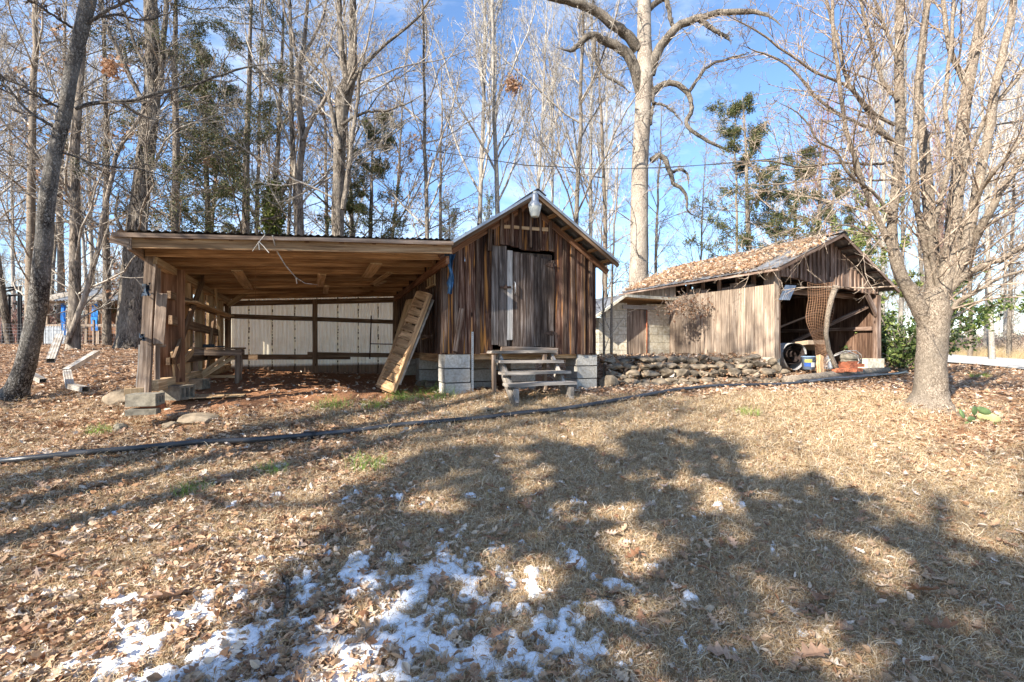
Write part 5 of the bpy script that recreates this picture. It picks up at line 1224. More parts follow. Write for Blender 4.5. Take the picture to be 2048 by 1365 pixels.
def on_paths(rng, P, k):
    N, K, _ = P.shape; t = rng.random((N, k))*(K-1); i = np.minimum(t.astype(int), K-2); f = (t-i)[..., None]; a = np.arange(N)[:, None]
    return (P[a, i]*(1-f)+P[a, i+1]*f).reshape(-1, 3)
def cr(pts, rs, n):                                 # smooth curve through measured points
    P = np.array([tuple(p) for p in pts], float); m = len(P)
    if m < 3: t = np.linspace(0, 1, n)[:, None]; return P[0]*(1-t)+P[-1]*t, np.linspace(rs[0], rs[-1], n)
    E = np.vstack([2*P[0]-P[1], P, 2*P[-1]-P[-2]]); T = np.linspace(0, m-1, n); o = []
    for t in T:
        i = min(int(t), m-2); f = t-i; a, b, c, d = E[i], E[i+1], E[i+2], E[i+3]
        o.append(.5*((2*b)+(c-a)*f+(2*a-5*b+4*c-d)*f*f+(3*b-a-3*c+d)*f**3))
    return np.array(o), np.interp(T, np.arange(m), rs)
def bark_tube(rng, P, R, n, rough=.07, flare=0):
    v, f = tubes(P[None], R[None], n); K = len(P); v = v.reshape(K, n, 3); c = P[:, None]; a = np.arange(n)/n*2*np.pi; z = np.arange(K)[:, None]
    k = 1+rough*np.sin(3*a[None]+z*.5+rng.random()*6)*.5+rough*np.sin(5*a[None]-z*.9+rng.random()*6)*.4+rng.normal(0, rough*.25, (K, n))
    if flare: k = k+flare*np.exp(-z/K*9)*(np.maximum(0, np.sin(4*a[None]+.8))+.25)
    v = c+(v-c)*k[..., None]; return v.reshape(-1, 3), f
CED = [dict(k=38, t0=.12, t1=.98, lf=.24, ang=1.25, up=.02, wob=.12, K=7), dict(k=10, t0=.15, t1=1, lf=.42, ang=.8, up=.0, wob=.16, K=5), dict(k=5, t0=.2, t1=1, lf=.5, ang=.7, up=-.04, wob=.18, K=4)]
# shared tree kinds
def make_kind(seed, kind, H, r, lean=.03, base=0, twig=B_TWIG, bk=B_OAK, leaves=0, lmat=F_BROWN, foli=None, spec=None, rmin=.006, crook=.03):
    rng = np.random.default_rng(seed); K = 18; z = np.linspace(0, 1, K); P = np.stack([np.cumsum(rng.normal(0, crook, K))*H*.05*z, np.cumsum(rng.normal(0, crook, K))*H*.05*z, z*H], 1)
    P[:, 0] += lean*H*z*rng.choice([-1, 1]); R = r*(1-z)**.75+.012; tr_ = mesh_np('trunk', *bark_tube(rng, P, R, 9, .06, .25), bk, True)
    out, lv = grow(rng, P[None], R[None], spec or SPEC[kind], rmin=rmin); cm = mesh_np('crown', *merge(out), twig, True); fm = None
    if leaves:
        pts = on_paths(rng, lv[2][0], 2); pts = pts[(pts[:, 2] < H*.75)]; s = rng.permutation(len(pts))[:leaves]; pts = pts[s]
        fm = mesh_np('dry_leaves', *leaf_quads(rng, np.repeat(pts, 3, 0), .10, jit=.10), lmat)
    if foli:
        size, n, mt, lo, hi = foli; pts = on_paths(rng, lv[2][0], n); pts = pts[(pts[:, 2] > H*lo) & (pts[:, 2] < H*hi)]
        fm = mesh_np('foliage', *leaf_quads(rng, pts, size, 2.6, .07), mt)
    return tr_, cm, fm
KINDS = {
 'poplar_a': make_kind(1, 'poplar', 21, .11, twig=B_TWIGP, bk=B_PALE), 'poplar_b': make_kind(2, 'poplar', 19, .10, twig=B_TWIGP, bk=B_PALE, lean=.05),
 'maple_a': make_kind(3, 'maple', 17, .09, twig=B_TWIG, bk=B_OAK, crook=.06), 'maple_b': make_kind(4, 'maple', 15, .075, twig=B_TWIGD, bk=B_RED, lean=.07, crook=.08, leaves=200),
 'oak_a': make_kind(5, 'oak', 18, .16, twig=B_TWIG, bk=B_OAK, crook=.08), 'low_a': make_kind(6, 'low', 12, .09, twig=B_TWIGD, bk=B_RED, crook=.08, leaves=260),
 'low_b': make_kind(8, 'low', 14, .10, twig=B_TWIG, bk=B_TAN, crook=.06), 'red_a': make_kind(9, 'poplar', 13, .13, twig=B_TWIGR, bk=B_TAN),
 'cedar_a': make_kind(10, 'low', 12.5, .13, twig=B_TWIGD, bk=B_RED, foli=(.03, 16, F_CEDAR, .25, 1.0), spec=CED),
 'cedar_b': make_kind(12, 'low', 9, .11, twig=B_TWIGD, bk=B_RED, foli=(.034, 20, F_CEDAR, .1, 1.0), spec=CED),
 'pine_a': make_kind(13, 'poplar', 11, .12, twig=B_TWIG, bk=B_OAK, foli=(.05, 3, F_OLIVE, .3, 1.0)),
 'sapling': make_kind(14, 'poplar', 6, .035, twig=B_TWIGP, bk=B_TAN, crook=.09, rmin=.003, spec=[dict(k=9, t0=.15, t1=.98, lf=.35, ang=.6, up=.08, wob=.12, K=7), dict(k=6, t0=.2, t1=1, lf=.4, ang=.7, up=.03, wob=.15, K=5), dict(k=3, t0=.2, t1=1, lf=.5, ang=.7, up=0, wob=.15, K=4)]),
}
TREEN = {'poplar_a': 'poplar_tree', 'poplar_b': 'poplar_tree', 'maple_a': 'bare_tree', 'maple_b': 'bare_tree', 'oak_a': 'oak_tree', 'low_a': 'bare_tree', 'low_b': 'bare_tree', 'red_a': 'red_budded_tree', 'cedar_a': 'cedar_tree', 'cedar_b': 'cedar_tree', 'pine_a': 'pine_tree', 'sapling': 'sapling'}
def put(kind, x, d, s=1.0, rot=None, label='', group=None, X_=None, cat=None, lean=None):
    xw = (x-CX)/FPX*d if X_ is None else X_; n = TREEN[kind]
    t = bpy.data.objects.new(n, None); COL.objects.link(t); zg_ = float(gz(xw, d))-.05
    M = Matrix.Translation((xw, d, zg_)) @ Euler((lean[0] if lean else 0, lean[1] if lean else 0, random.random()*6.28 if rot is None else rot)).to_matrix().to_4x4() @ Matrix.Scale(s, 4)
    reg(t, M, None); tag(t, label, cat or n.split('_')[-1], group)
    for me, nm in zip(KINDS[kind], ('trunk', 'crown', 'dry_leaves' if kind in ('maple_b', 'low_a') else 'foliage')):
        if me: o = bpy.data.objects.new(nm, me); COL.objects.link(o); reg(o, M.copy(), t)
    return t
random.seed(77)
# poplars behind the middle shed
put('poplar_a', 955, 21, 1.0, 1.0, 'tall pale slender tree with upright branches behind the left roof slope of the middle shed')
put('poplar_b', 1003, 19, 1.05, 2.2, 'pale straight tree rising just left of the shed roof peak')
put('poplar_b', 1062, 27, 1.1, .3, 'farther pale tree with upright twigs right behind the shed peak')
put('maple_a', 1146, 18, 1.05, 4.0, 'slender dark straight trunked tree behind the right roof slope of the middle shed')
put('poplar_a', 1178, 24, .95, 5.0, 'pale twiggy tree between the middle shed and the big trunk')
put('low_b', 1212, 20, 1.0, 3.0, 'thin many branched tree just left of the big straight trunk')
put('maple_a', 856, 17, .9, 1.4, 'crooked thin tree behind the junction of lean-to and shed roofs', lean=(0, .03))
put('pine_a', 905, 27, .75, .5, 'airy green pine behind the left roof slope of the shed')
put('pine_a', 975, 30, .85, 2.5, 'green needled tree behind the pale trunks near the shed peak')
put('cedar_b', 735, 19, 1.05, 1.1, 'cedar with green lower branches behind the right part of the lean-to roof')
put('maple_b', 720, 22, 1.15, .9, 'tree with pale brown clinging leaves behind the right part of the lean-to roof')
put('maple_b', 770, 25, 1.1, 2.9, 'slim tree with dry leaves right of the cedar above the lean-to')
put('maple_a', 602, 17, 1.1, .2, 'twin topped bare tree left of the bulging trunk above the lean-to')
put('cedar_a', 352, 14.5, 1.0, 2.0, 'tall cedar with drooping green sprays beside the big furrowed oak')
put('cedar_a', 485, 17, 1.15, 4.4, 'cedar with dark green branches above the middle of the lean-to roof')
put('cedar_b', 425, 19.5, 1.35, 3.4, 'thinner cedar between the two taller ones above the lean-to')
put('low_a', 410, 22, 1.1, .9, 'bare thin tree with rusty leaves behind the left part of the lean-to roof')
put('maple_a', 510, 21, 1.0, 5.1, 'pair trunked grey tree just left of the ivy covered one')
put('cedar_b', 1505, 16, .95, 3.1, 'thin dark cedar behind the left slope of the barn roof')
put('cedar_b', 1585, 17.5, .82, .6, 'bushy cedar behind the middle of the barn roof')
put('cedar_b', 1655, 18, .74, 5.6, 'bushy olive cedar right behind the barn roof peak')
put('cedar_b', 1712, 20, .66, 2.6, 'small cedar right of the barn peak')
put('red_a', 1640, 30, 1.15, 1.0, 'reddish budding tree high behind the barn')
put('red_a', 1730, 34, 1.4, 2.0, 'reddish budding tree behind the barn peak and the big tree')
put('red_a', 1880, 40, 1.5, 4.0, 'distant reddish budding tree behind the limbs of the big right tree')
put('poplar_b', 1765, 24, .95, 4.1, 'pale bare tree just left of the big multi stemmed tree')
put('poplar_a', 1985, 21, .8, 1.9, 'tall pale trunk beyond the road at the right edge')
put('maple_a', 2018, 24, .9, 3.7, 'dark trunked tree beyond the road nearest the right edge')
put('poplar_b', 1970, 32, 1.0, .4, 'thin leaning white trunk beyond the road at right')
put('maple_b', 1915, 34, .9, 2.2, 'leafy brown tree beyond the road behind the right tree')
put('maple_a', 20, 16, 1.0, 1.2, 'tree with a trunk curving left at the far left edge', lean=(0, -.08))
put('low_b', 60, 13, 1.0, 2.2, 'slim bare tree right behind the leaning grey trunk')
put('low_a', 215, 15, 1.1, 2.6, 'rusty leaved thin tree between the coop and the big oak')
put('low_b', 120, 19, 1.1, .2, 'thin bare tree growing behind the coop roof')
put('poplar_a', 190, 24, .9, 3.3, 'straight grey trunk in the woods behind the coop')
WOODS = sorted([(-40, 20, 'maple_a', 1), (100, 33, 'maple_a', 1.1), (535, 29, 'maple_a', 1), (570, 24, 'low_a', 1.2), (655, 25, 'low_b', 1.2), (880, 24, 'low_b', 1.1), (1100, 31, 'poplar_b', 1.15), (1310, 29, 'low_b', 1.1), (1395, 33, 'maple_a', .9), (1475, 24, 'low_b', .9), (1540, 36, 'poplar_b', .8), (1800, 30, 'poplar_a', 1.0), (1850, 26, 'maple_a', .9), (1940, 28, 'low_b', 1), (2060, 22, 'poplar_a', 1), (2090, 30, 'maple_a', 1), (-90, 17, 'low_b', 1.2), (2010, 38, 'poplar_b', 1.1), (1895, 45, 'poplar_a', 1.3), (700, 42, 'poplar_a', 1.4), (180, 42, 'poplar_b', 1.4), (30, 40, 'poplar_a', 1.3), (1210, 44, 'poplar_a', 1.4)])
ORD = ['leftmost', 'second from left', 'third from left', 'fourth from left', 'fifth from left', 'sixth from left', 'seventh from left', 'eighth from left', 'ninth from left']
REGN = [(-999, 230, 'around and behind the coop'), (230, 880, 'rising above the lean-to roof'), (880, 1240, 'rising above the middle shed roof'), (1240, 1520, 'between the big trunk and the barn'), (1520, 1830, 'behind the barn roof'), (1830, 9999, 'at the right beyond the road')]
for a0, a1, where in REGN:
    for i, (x, d, k, s) in enumerate([t for t in WOODS if a0 <= t[0] < a1]):
        put(k, x, d, s*random.uniform(.93, 1.07), None, '%s of the distant bare trees %s' % (ORD[i], where), 'bare trees of the woods behind')
# saplings right of the shed
put('sapling', 1208, 8.6, .52, 2.0, 'thin pale sapling growing against the right corner of the middle shed')
put('sapling', 1222, 8.9, .62, .5, 'second thin sapling, right of the one at the shed corner, over the stones')

def hero(name, label, trunk, limbs, bk, twig, spec, tw_on=('limbs', 'trunk'), seed=1, sides=16, K=40, limb_spec=None, rmin=.0045, flare=.0, down=True, foli=None, rough=.06, lbk=None):
    rng = np.random.default_rng(seed)
    def arr(path, n):
        P = [px(x, y, d) for x, y, d, w_ in path]; R = [w_/2*d/FPX/math.sqrt(1+((x-CX)/FPX)**2) for x, y, d, w_ in path]; return P, R
    P, R = arr(trunk, K)
    if down: g0 = P[0]; P = [Vector((g0.x, g0.y, float(gz(g0.x, g0.y))-.12))]+P if g0.z-float(gz(g0.x, g0.y)) > .05 else P; R = [R[0]*1.12]+R if len(P) > len(R) else R
    T, TR = cr(P, R, K); base = Vector(tuple(T[0])); t = thing(name, label, 'tree', base)
    link('trunk', mesh_np('trunk', *bark_tube(rng, T, TR, sides, rough, flare), bk, True), t)
    LP, LR = [], []
    for lb in limbs:
        p, r = arr(lb, 22); p, r = cr(p, r, 22); r = r*np.where(np.arange(22) > 15, np.linspace(4.1, .25, 22).clip(.2, 1), 1) if (0 < lb[-1][0] < 2040 and lb[-1][1] > 5) else r; p = p+np.concatenate([np.zeros((1, 3)), rng.normal(0, .006, (21, 3))*lb[0][2]/8]); LP.append(p); LR.append(r)
        link('limb', mesh_np('limb', *bark_tube(rng, p, r, 10, .05), lbk or bk, True), t)
    out = []
    if LP and limb_spec is not None:
        o_, lv = grow(rng, np.stack(LP), np.stack(LR), limb_spec, rmin=rmin); out += o_
    if spec is not None:
        o2, lv2 = grow(rng, T[None], TR[None], spec, rmin=rmin); out += o2
    if out: link('crown', mesh_np('crown', *merge(out), twig, True), t)
    return t, T, TR
D_ = lambda pts, d, w0, w1: [(x, y, d if not isinstance(d, tuple) else d[0]+(d[1]-d[0])*i/(len(pts)-1), w0+(w1-w0)*i/(len(pts)-1)) for i, (x, y) in enumerate(pts)]
tw3 = [dict(k=14, t0=.12, t1=1, lf=.30, ang=.8, up=.04, wob=.14, K=6), dict(k=6, t0=.15, t1=1, lf=.45, ang=.75, up=.02, wob=.16, K=5), dict(k=4, t0=.2, t1=1, lf=.5, ang=.7, up=0, wob=.18, K=4)]
# leaning trunk at the left front
hero('leaning_tree', 'thick dark grey barked trunk leaning right in the left foreground', [(28, 796, 6.0, 70), (38, 770, 6.0, 52), (58, 700, 6.0, 44), (78, 600, 6.0, 43), (86, 500, 6.0, 39), (95, 400, 6.0, 37), (111, 300, 6.0, 32), (131, 220, 6.0, 30), (148, 120, 6.0, 31), (172, 20, 6.0, 33), (186, -60, 6.0, 32), (200, -200, 6.0, 30)],
     [D_([(150, 218), (200, 205), (260, 203), (320, 185), (400, 165), (480, 138), (560, 125)], (6, 6.6), 11, 4), D_([(178, 45), (215, 22), (262, -2), (320, -40)], 6, 9, 5), D_([(130, 222), (90, 200), (40, 170), (-20, 150)], (6, 5.6), 7, 3), D_([(118, 260), (60, 225), (10, 170), (-60, 110)], (6, 5.5), 9, 4), D_([(182, 40), (230, 30), (290, 40), (360, 20)], (6, 6.5), 6, 3), D_([(110, 300), (200, 330), (300, 345), (420, 390)], (6, 7.5), 6, 2), D_([(150, 60), (90, 20), (20, -20)], (6, 5.5), 7, 3)],
     B_GREY, B_TWIGD, None, limb_spec=tw3, seed=31, K=60, sides=22, flare=.15, rough=.08)
hero('twin_trunk_tree', 'straight grey brown trunk with a reddish side stem, standing before the coop', [(146, 690, 12.3, 32), (148, 640, 12.3, 27), (150, 560, 12.3, 26), (150, 450, 12.3, 23), (150, 330, 12.3, 19), (156, 220, 12.3, 17), (165, 100, 12.3, 14), (170, -40, 12.3, 11), (172, -300, 12.3, 5)],
     [D_([(134, 688), (152, 640), (170, 590), (195, 500), (207, 430), (225, 350), (236, 300), (270, 250), (300, 200), (330, 150)], (12.1, 12.6), 15, 6), D_([(150, 400), (120, 350), (80, 320), (20, 300)], 12.2, 7, 3), D_([(232, 310), (210, 260), (230, 200)], 12.3, 6, 3)], B_RED, B_TWIG, SPEC['maple'], limb_spec=tw3, seed=32)
hero('furrowed_oak', 'massive oak trunk with deeply furrowed bark left of the lean-to', [(262, 700, 13, 74), (262, 670, 13, 60), (264, 600, 13, 55), (270, 500, 13, 50), (278, 420, 13, 41), (288, 330, 13, 37), (300, 240, 13, 38), (306, 140, 13, 33), (303, 40, 13, 30), (300, -80, 13, 26), (300, -300, 13, 14)],
     [D_([(318, 190), (326, 120), (330, 40), (338, -60)], 12.9, 14, 10), D_([(290, 210), (262, 160), (240, 110), (212, 50), (195, -20)], 12.6, 13, 8), D_([(300, 150), (270, 90), (250, 30), (220, -30)], 12.8, 8, 5), D_([(252, 480), (232, 430), (240, 380)], 12.8, 10, 4)], B_OAK, B_TWIG, SPEC['oak'], limb_spec=tw3, seed=33, K=60, sides=24, flare=.12, rough=.07)
hero('bulging_tree', 'grey trunk with a bulge and forked top above the lean-to', [(676, 480, 15, 25), (676, 420, 15, 26), (678, 330, 15, 24), (682, 240, 15, 26), (688, 190, 15, 34), (700, 155, 15, 24), (706, 100, 15, 17), (706, 30, 15, 14), (705, -60, 15, 12), (705, -260, 15, 6)],
     [D_([(695, 165), (686, 120), (680, 50), (678, -40)], 14.9, 14, 10), D_([(680, 300), (660, 210), (655, 160), (625, 130), (600, 100)], 14.8, 9, 5), D_([(690, 190), (720, 140), (770, 90), (830, 40), (860, 0)], 14.8, 8, 4), D_([(686, 420), (700, 320), (710, 240), (720, 150), (740, 60)], 14.6, 11, 5), D_([(683, 250), (730, 225), (780, 220), (850, 190)], 14.8, 6, 3)], B_OAK, B_TWIG, SPEC['maple'], limb_spec=tw3, seed=34)
hero('forked_tree', 'bare tree forking twice, left of the bulging trunk', [(600, 480, 16, 17), (598, 400, 16, 16), (600, 330, 16, 14), (606, 270, 16, 14), (597, 200, 16, 12), (597, 135, 16, 12), (606, 100, 16, 9), (614, 20, 16, 7), (618, -60, 16, 6)],
     [D_([(606, 280), (625, 240), (655, 190), (662, 160), (640, 120), (612, 90)], 15.9, 9, 5), D_([(598, 135), (585, 70), (568, 20), (560, -40)], 16, 7, 4), D_([(608, 110), (630, 70), (650, 20), (655, -30)], 16, 7, 4)], B_RED, B_TWIGP, None, limb_spec=tw3, seed=35)
# big straight trunk with crooked limbs
crk = [D_([(1283, 190), (1262, 120), (1238, 95), (1205, 80), (1180, 72), (1158, 90), (1140, 102), (1115, 95)], (17, 16.4), 24, 6), D_([(1276, 100), (1255, 70), (1220, 45), (1190, 22), (1150, 6), (1095, -8)], (17, 16), 22, 15),
       D_([(1190, 78), (1190, 115), (1210, 150), (1235, 165), (1260, 185)], 16.4, 8, 5), D_([(1300, 150), (1312, 110), (1332, 78), (1360, 50), (1400, 36), (1440, 26), (1490, 22), (1530, 28), (1565, 52)], (17, 15.5), 22, 8),
       D_([(1400, 40), (1430, 62), (1450, 72), (1460, 85)], 16.2, 11, 6), D_([(1302, 190), (1320, 172), (1350, 168), (1376, 188), (1384, 220), (1372, 245), (1385, 262), (1420, 285), (1455, 300), (1478, 308)], (17, 16.3), 14, 5),
       D_([(1376, 188), (1395, 160), (1420, 130), (1470, 115), (1500, 105)], 16.8, 8, 4), D_([(1302, 322), (1320, 312), (1335, 328), (1343, 355), (1348, 368), (1368, 382), (1374, 405), (1376, 424), (1408, 440)], 17, 13, 4), D_([(1343, 345), (1362, 340), (1375, 350), (1378, 375)], 17, 7, 4), D_([(1300, 250), (1306, 200), (1304, 160)], 16.9, 8, 5),
       D_([(1296, 20), (1330, 0), (1345, 50), (1360, 60)], 17, 13, 6), D_([(1305, 205), (1335, 215), (1365, 245)], 16.8, 6, 3)]
hero('big_straight_tree', 'tall thick pale brown trunk with crooked limbs between the two sheds', [(1278, 570, 17, 40), (1278, 500, 17, 37), (1279, 400, 17, 35), (1281, 300, 17, 33), (1286, 220, 17, 32), (1289, 150, 17, 34), (1289, 80, 17, 28), (1288, 0, 17, 27), (1287, -120, 17, 22), (1290, -400, 17, 8)],
     crk, B_BIG, B_TWIG, [dict(k=20, t0=.05, t1=.95, lf=.13, ang=1.1, up=.02, wob=.2, K=8), dict(k=7, t0=.2, t1=1, lf=.4, ang=.8, up=.0, wob=.2, K=5), dict(k=5, t0=.2, t1=1, lf=.5, ang=.7, up=0, wob=.18, K=4)],
     limb_spec=[dict(k=12, t0=.15, t1=1, lf=.32, ang=.95, up=.03, wob=.26, K=7), dict(k=6, t0=.15, t1=1, lf=.45, ang=.85, up=.0, wob=.24, K=5), dict(k=5, t0=.2, t1=1, lf=.5, ang=.8, up=0, wob=.2, K=4)], seed=36, K=60, sides=20, rough=.05, lbk=B_OAK)
# big multi stemmed tree at the right
d = 6.6
RL = [[(1850, 640, d, 44), (1822, 588, d, 36), (1800, 550, d, 30), (1789, 505, d, 27), (1784, 460, d, 24), (1788, 400, d, 22), (1796, 330, 6.7, 21), (1800, 240, 6.8, 22), (1797, 150, 6.9, 22), (1798, 60, 7, 20), (1802, -40, 7, 18), (1806, -160, 7, 13)],
      D_([(1860, 625), (1868, 560), (1863, 500), (1862, 440), (1853, 370), (1848, 290), (1838, 220), (1842, 120), (1852, 20), (1856, -90)], (6.7, 7.2), 38, 13),
      D_([(1872, 625), (1892, 560), (1905, 490), (1908, 420), (1920, 320), (1926, 240), (1940, 150), (1958, 60), (1968, -30), (1975, -130)], (6.5, 6.8), 44, 18),
      D_([(1878, 620), (1905, 560), (1928, 500), (1945, 430), (1962, 350), (1976, 270), (1990, 170), (2010, 90), (2028, 0), (2044, -90)], (6.5, 6.3), 30, 15),
      D_([(1880, 610), (1915, 562), (1955, 538), (1995, 522), (2040, 498), (2110, 468), (2200, 430)], (6.5, 6.1), 24, 10),
      D_([(1905, 560), (1945, 490), (1975, 430), (2010, 370), (2050, 310), (2110, 230)], (6.4, 6.0), 24, 12),
      D_([(1885, 640), (1915, 605), (1950, 585), (1990, 560), (2040, 545), (2110, 540)], (6.4, 6.2), 15, 6),
      D_([(1800, 545), (1770, 470), (1748, 420), (1728, 375), (1708, 310), (1690, 250), (1680, 170), (1668, 80), (1665, -20)], (6.6, 6.2), 15, 7),
      D_([(1785, 290), (1748, 240), (1712, 190), (1690, 150), (1675, 80), (1655, 10), (1640, -50)], 6.7, 11, 6),
      D_([(1792, 285), (1755, 262), (1700, 240), (1640, 200), (1575, 130), (1520, 105), (1478, 90)], (6.7, 6.2), 10, 3),
      D_([(1795, 200), (1768, 165), (1752, 120), (1735, 60), (1720, 0), (1710, -40)], 6.8, 11, 6),
      D_([(1785, 325), (1740, 330), (1680, 326), (1600, 334), (1530, 322), (1480, 330)], (6.7, 6.3), 7, 3),
      D_([(1790, 360), (1730, 362), (1660, 358), (1560, 368), (1480, 372)], (6.7, 6.2), 6, 2.5),
      D_([(1782, 430), (1740, 380), (1700, 350), (1670, 300), (1640, 285), (1600, 230), (1550, 200)], (6.5, 6.0), 8, 3),
      D_([(1788, 250), (1745, 225), (1690, 170), (1640, 150), (1580, 110), (1500, 55), (1430, 20)], (6.8, 6.0), 9, 3),
      D_([(1862, 560), (1840, 450), (1825, 350), (1832, 250), (1836, 150), (1848, 60), (1862, -40)], (6.4, 6.2), 16, 8),
      D_([(1783, 470), (1740, 470), (1690, 450), (1620, 470), (1540, 490), (1480, 520)], (6.5, 6.2), 5, 2),
      D_([(1880, 600), (1860, 480), (1888, 380), (1898, 300), (1890, 200), (1900, 100), (1908, 0)], (6.3, 6.2), 14, 8),
      D_([(1905, 500), (1950, 400), (2000, 330), (2060, 260), (2120, 200)], (6.2, 5.6), 13, 7),
      D_([(1915, 400), (1940, 300), (1990, 210), (2040, 150), (2100, 60)], (6.6, 6.3), 16, 9),
      D_([(1800, 140), (1780, 80), (1760, 30), (1740, -30)], (6.9, 6.7), 9, 6), D_([(1935, 180), (1900, 100), (1888, 20), (1880, -60)], (6.7, 6.9), 14, 9)]
for lb in RL:
    lb[:] = [(x_, y_, d_*.924, w_*.98) for x_, y_, d_, w_ in lb]
    x0, y0, d0_, w0_ = lb[0]
    if x0 > 1845 and y0 >= 470:
        lb[0] = (x0, y0, 6.1, w0_); lb[1] = (lb[1][0], lb[1][1], (lb[1][2]+6.1)/2, lb[1][3])
        if y0 > 570: lb.insert(0, (1866+(x0-1866)*.35, 672, 6.1, w0_*.8))
        elif y0 > 500: lb.insert(0, (1868+(x0-1868)*.4, 625, 6.1, w0_*.8))
d = 6.1
hero('multi_stem_tree', 'large smooth tan tree with many rising stems at the right, before the barn', [(1857, 824, d, 140), (1858, 812, d, 106), (1860, 798, d, 86), (1861, 780, d, 74), (1862, 740, d, 67), (1864, 690, d, 65), (1867, 655, d, 68), (1868, 625, d, 72), (1869, 600, d, 58), (1870, 575, d, 34)], RL, B_TAN, B_TWIGT, None,
     limb_spec=[dict(k=15, t0=.1, t1=1, lf=.34, ang=.8, up=.015, wob=.11, K=8, labs=1.35, rf=.4), dict(k=7, t0=.1, t1=1, lf=.42, ang=.75, up=.02, wob=.13, K=5), dict(k=4, t0=.15, t1=1, lf=.42, ang=.8, up=0, wob=.16, K=4)], seed=37, K=60, sides=30, flare=.35, rmin=.0025, rough=.05)
mb = MB()
for q, r_ in (([(1858, 806), (1832, 808), (1797, 809), (1748, 807)], [.08, .05, .035, .012]), ([(1858, 808), (1888, 815), (1918, 823)], [.08, .045, .012])):
    mb.tube([gpx(x, y, .01-.008*i) for i, (x, y) in enumerate(q)], r_, 10)
mb.build('surface_root', B_TAN, [o for o in S.objects if o.name == 'multi_stem_tree'][0], True)
# ivy tree
iv, T, TR = hero('ivy_covered_tree', 'trunk thickly covered in green ivy behind the lean-to roof', [(546, 480, 19, 12), (545, 430, 19, 12), (548, 380, 19, 11), (556, 300, 19, 9), (560, 200, 19, 8), (566, 60, 19, 5), (568, -60, 19, 3)],
     [D_([(548, 430), (562, 395), (578, 360), (592, 320)], 19, 8, 4)], B_OAK, B_TWIG, SPEC['maple'], limb_spec=tw3, seed=38)
rng = np.random.default_rng(5); sel = np.where((T[:, 2] < px(0, 375, 19).z))[0]; c = T[rng.choice(sel, 5200)]; c = c+nrm_(rng.normal(0, 1, c.shape))*rng.uniform(.15, .42, (len(c), 1))
link('ivy_leaves', mesh_np('ivy_leaves', *leaf_quads(rng, c, .12, 1.1, .06), F_OLIVE), iv)
# brown leaf clump high in the poplar and others
def clump(label, x, y, d, r, mat=F_BROWN, n=500, name='leaf_clump', size=.1, flat=(1, 1, 1), cat='leaf clump'):
    rng = np.random.default_rng(int(x)); c = np.array(px(x, y, d))+rng.normal(0, r, (n, 3))*np.array(flat)
    o = link(name, mesh_np(name, *leaf_quads(rng, c, size, 1.4, .0), mat)); tag(o, label, cat, kind='stuff'); return o
clump('round brown leaf nest high in the pale tree above the shed peak', 1026, 172, 18.6, .17, n=350)
clump('dangling cluster of dark dry leaves in front of the blue sky at upper left', 222, 135, 10, .09, n=220, size=.07)
# dry vines heaped at the eave of the cellar and barn
rng = np.random.default_rng(9); c = np.array(px(1372, 612, 11.4)); P = c+rng.normal(0, 1, (160, 1, 3))*np.array([.24, .10, .08]); d_ = nrm_(rng.normal(0, 1, (160, 3))); pts = [P[:, 0]]
for j in range(7): d_ = nrm_(d_+rng.normal(0, .5, d_.shape)+np.array([0, 0, -.04])); pts.append(pts[-1]+d_*.055)
PP = np.stack(pts, 1); v1 = tubes(PP, np.full(PP.shape[:2], .004), 3)
vh = link('vine_heap', mesh_np('vine_heap', *v1, B_TWIGT)); tag(vh, 'tangled heap of dry vines hanging under the barn eave beside the cellar', 'vine')
link('dry_leaves', mesh_np('dry_leaves', *leaf_quads(rng, on_paths(rng, PP, 3), .05, 1.5, .03), F_BROWN), vh)
# holly bush right of the barn
def bush(label, name, x0, x1, y0, y1, d, dep, n, mat, size, cat='bush'):
    rng = np.random.default_rng(int(x0)); a = px((x0+x1)/2, y1, d); h = (y1-y0)/FPX*d; w_ = (x1-x0)/FPX*d/2; t = thing(name, label, cat, a)
    K = 10; base = np.array(a); dirs = nrm_(rng.normal(0, 1, (26, 3))*np.array([w_, dep, 0])/max(w_, dep)+np.array([0, 0, 1.0])); P = base+dirs[:, None]*np.linspace(0, 1, K)[None, :, None]*h*rng.uniform(.6, 1.05, (26, 1, 1)); P = P+np.cumsum(rng.normal(0, .03, P.shape), 1)
    link('stem', mesh_np('stem', *tubes(P, np.linspace(.022, .006, K)[None].repeat(26, 0), 5), B_RED, True), t)
    Q, QR = spawn(rng, P, np.full(P.shape[:2], .01), 9, .15, 1, .22, .9, .02, .15, 5, rmin=.004); link('twigs', mesh_np('twigs', *tubes(Q, QR, 3), B_TWIGD), t)
    if mat: 
        pts = on_paths(rng, Q, n); cl = np.sin(pts[:, 0]*7)+np.sin(pts[:, 2]*6+1)+np.sin(pts[:, 1]*7); pts = pts[cl > -1.1]
        link('foliage', mesh_np('foliage', *leaf_quads(rng, pts, size, 1.5, .05), mat), t)
    return t
bush('glossy green holly bush behind the right corner of the barn', 'holly_bush', 1755, 1850, 470, 722, 13.2, .7, 42, F_HOLLY, .075)
bush('lower green bush with red berries of shade beside the barn right wall' if 0 else 'lower loose green bush against the right wall of the barn', 'holly_bush', 1775, 1830, 610, 735, 12.0, .3, 22, F_HOLLY, .06)
bush('dense olive green evergreen mass showing right behind the barn roof peak', 'evergreen_shrub', 1590, 1725, 385, 640, 16.2, 1.0, 60, F_OLIVE, .07)
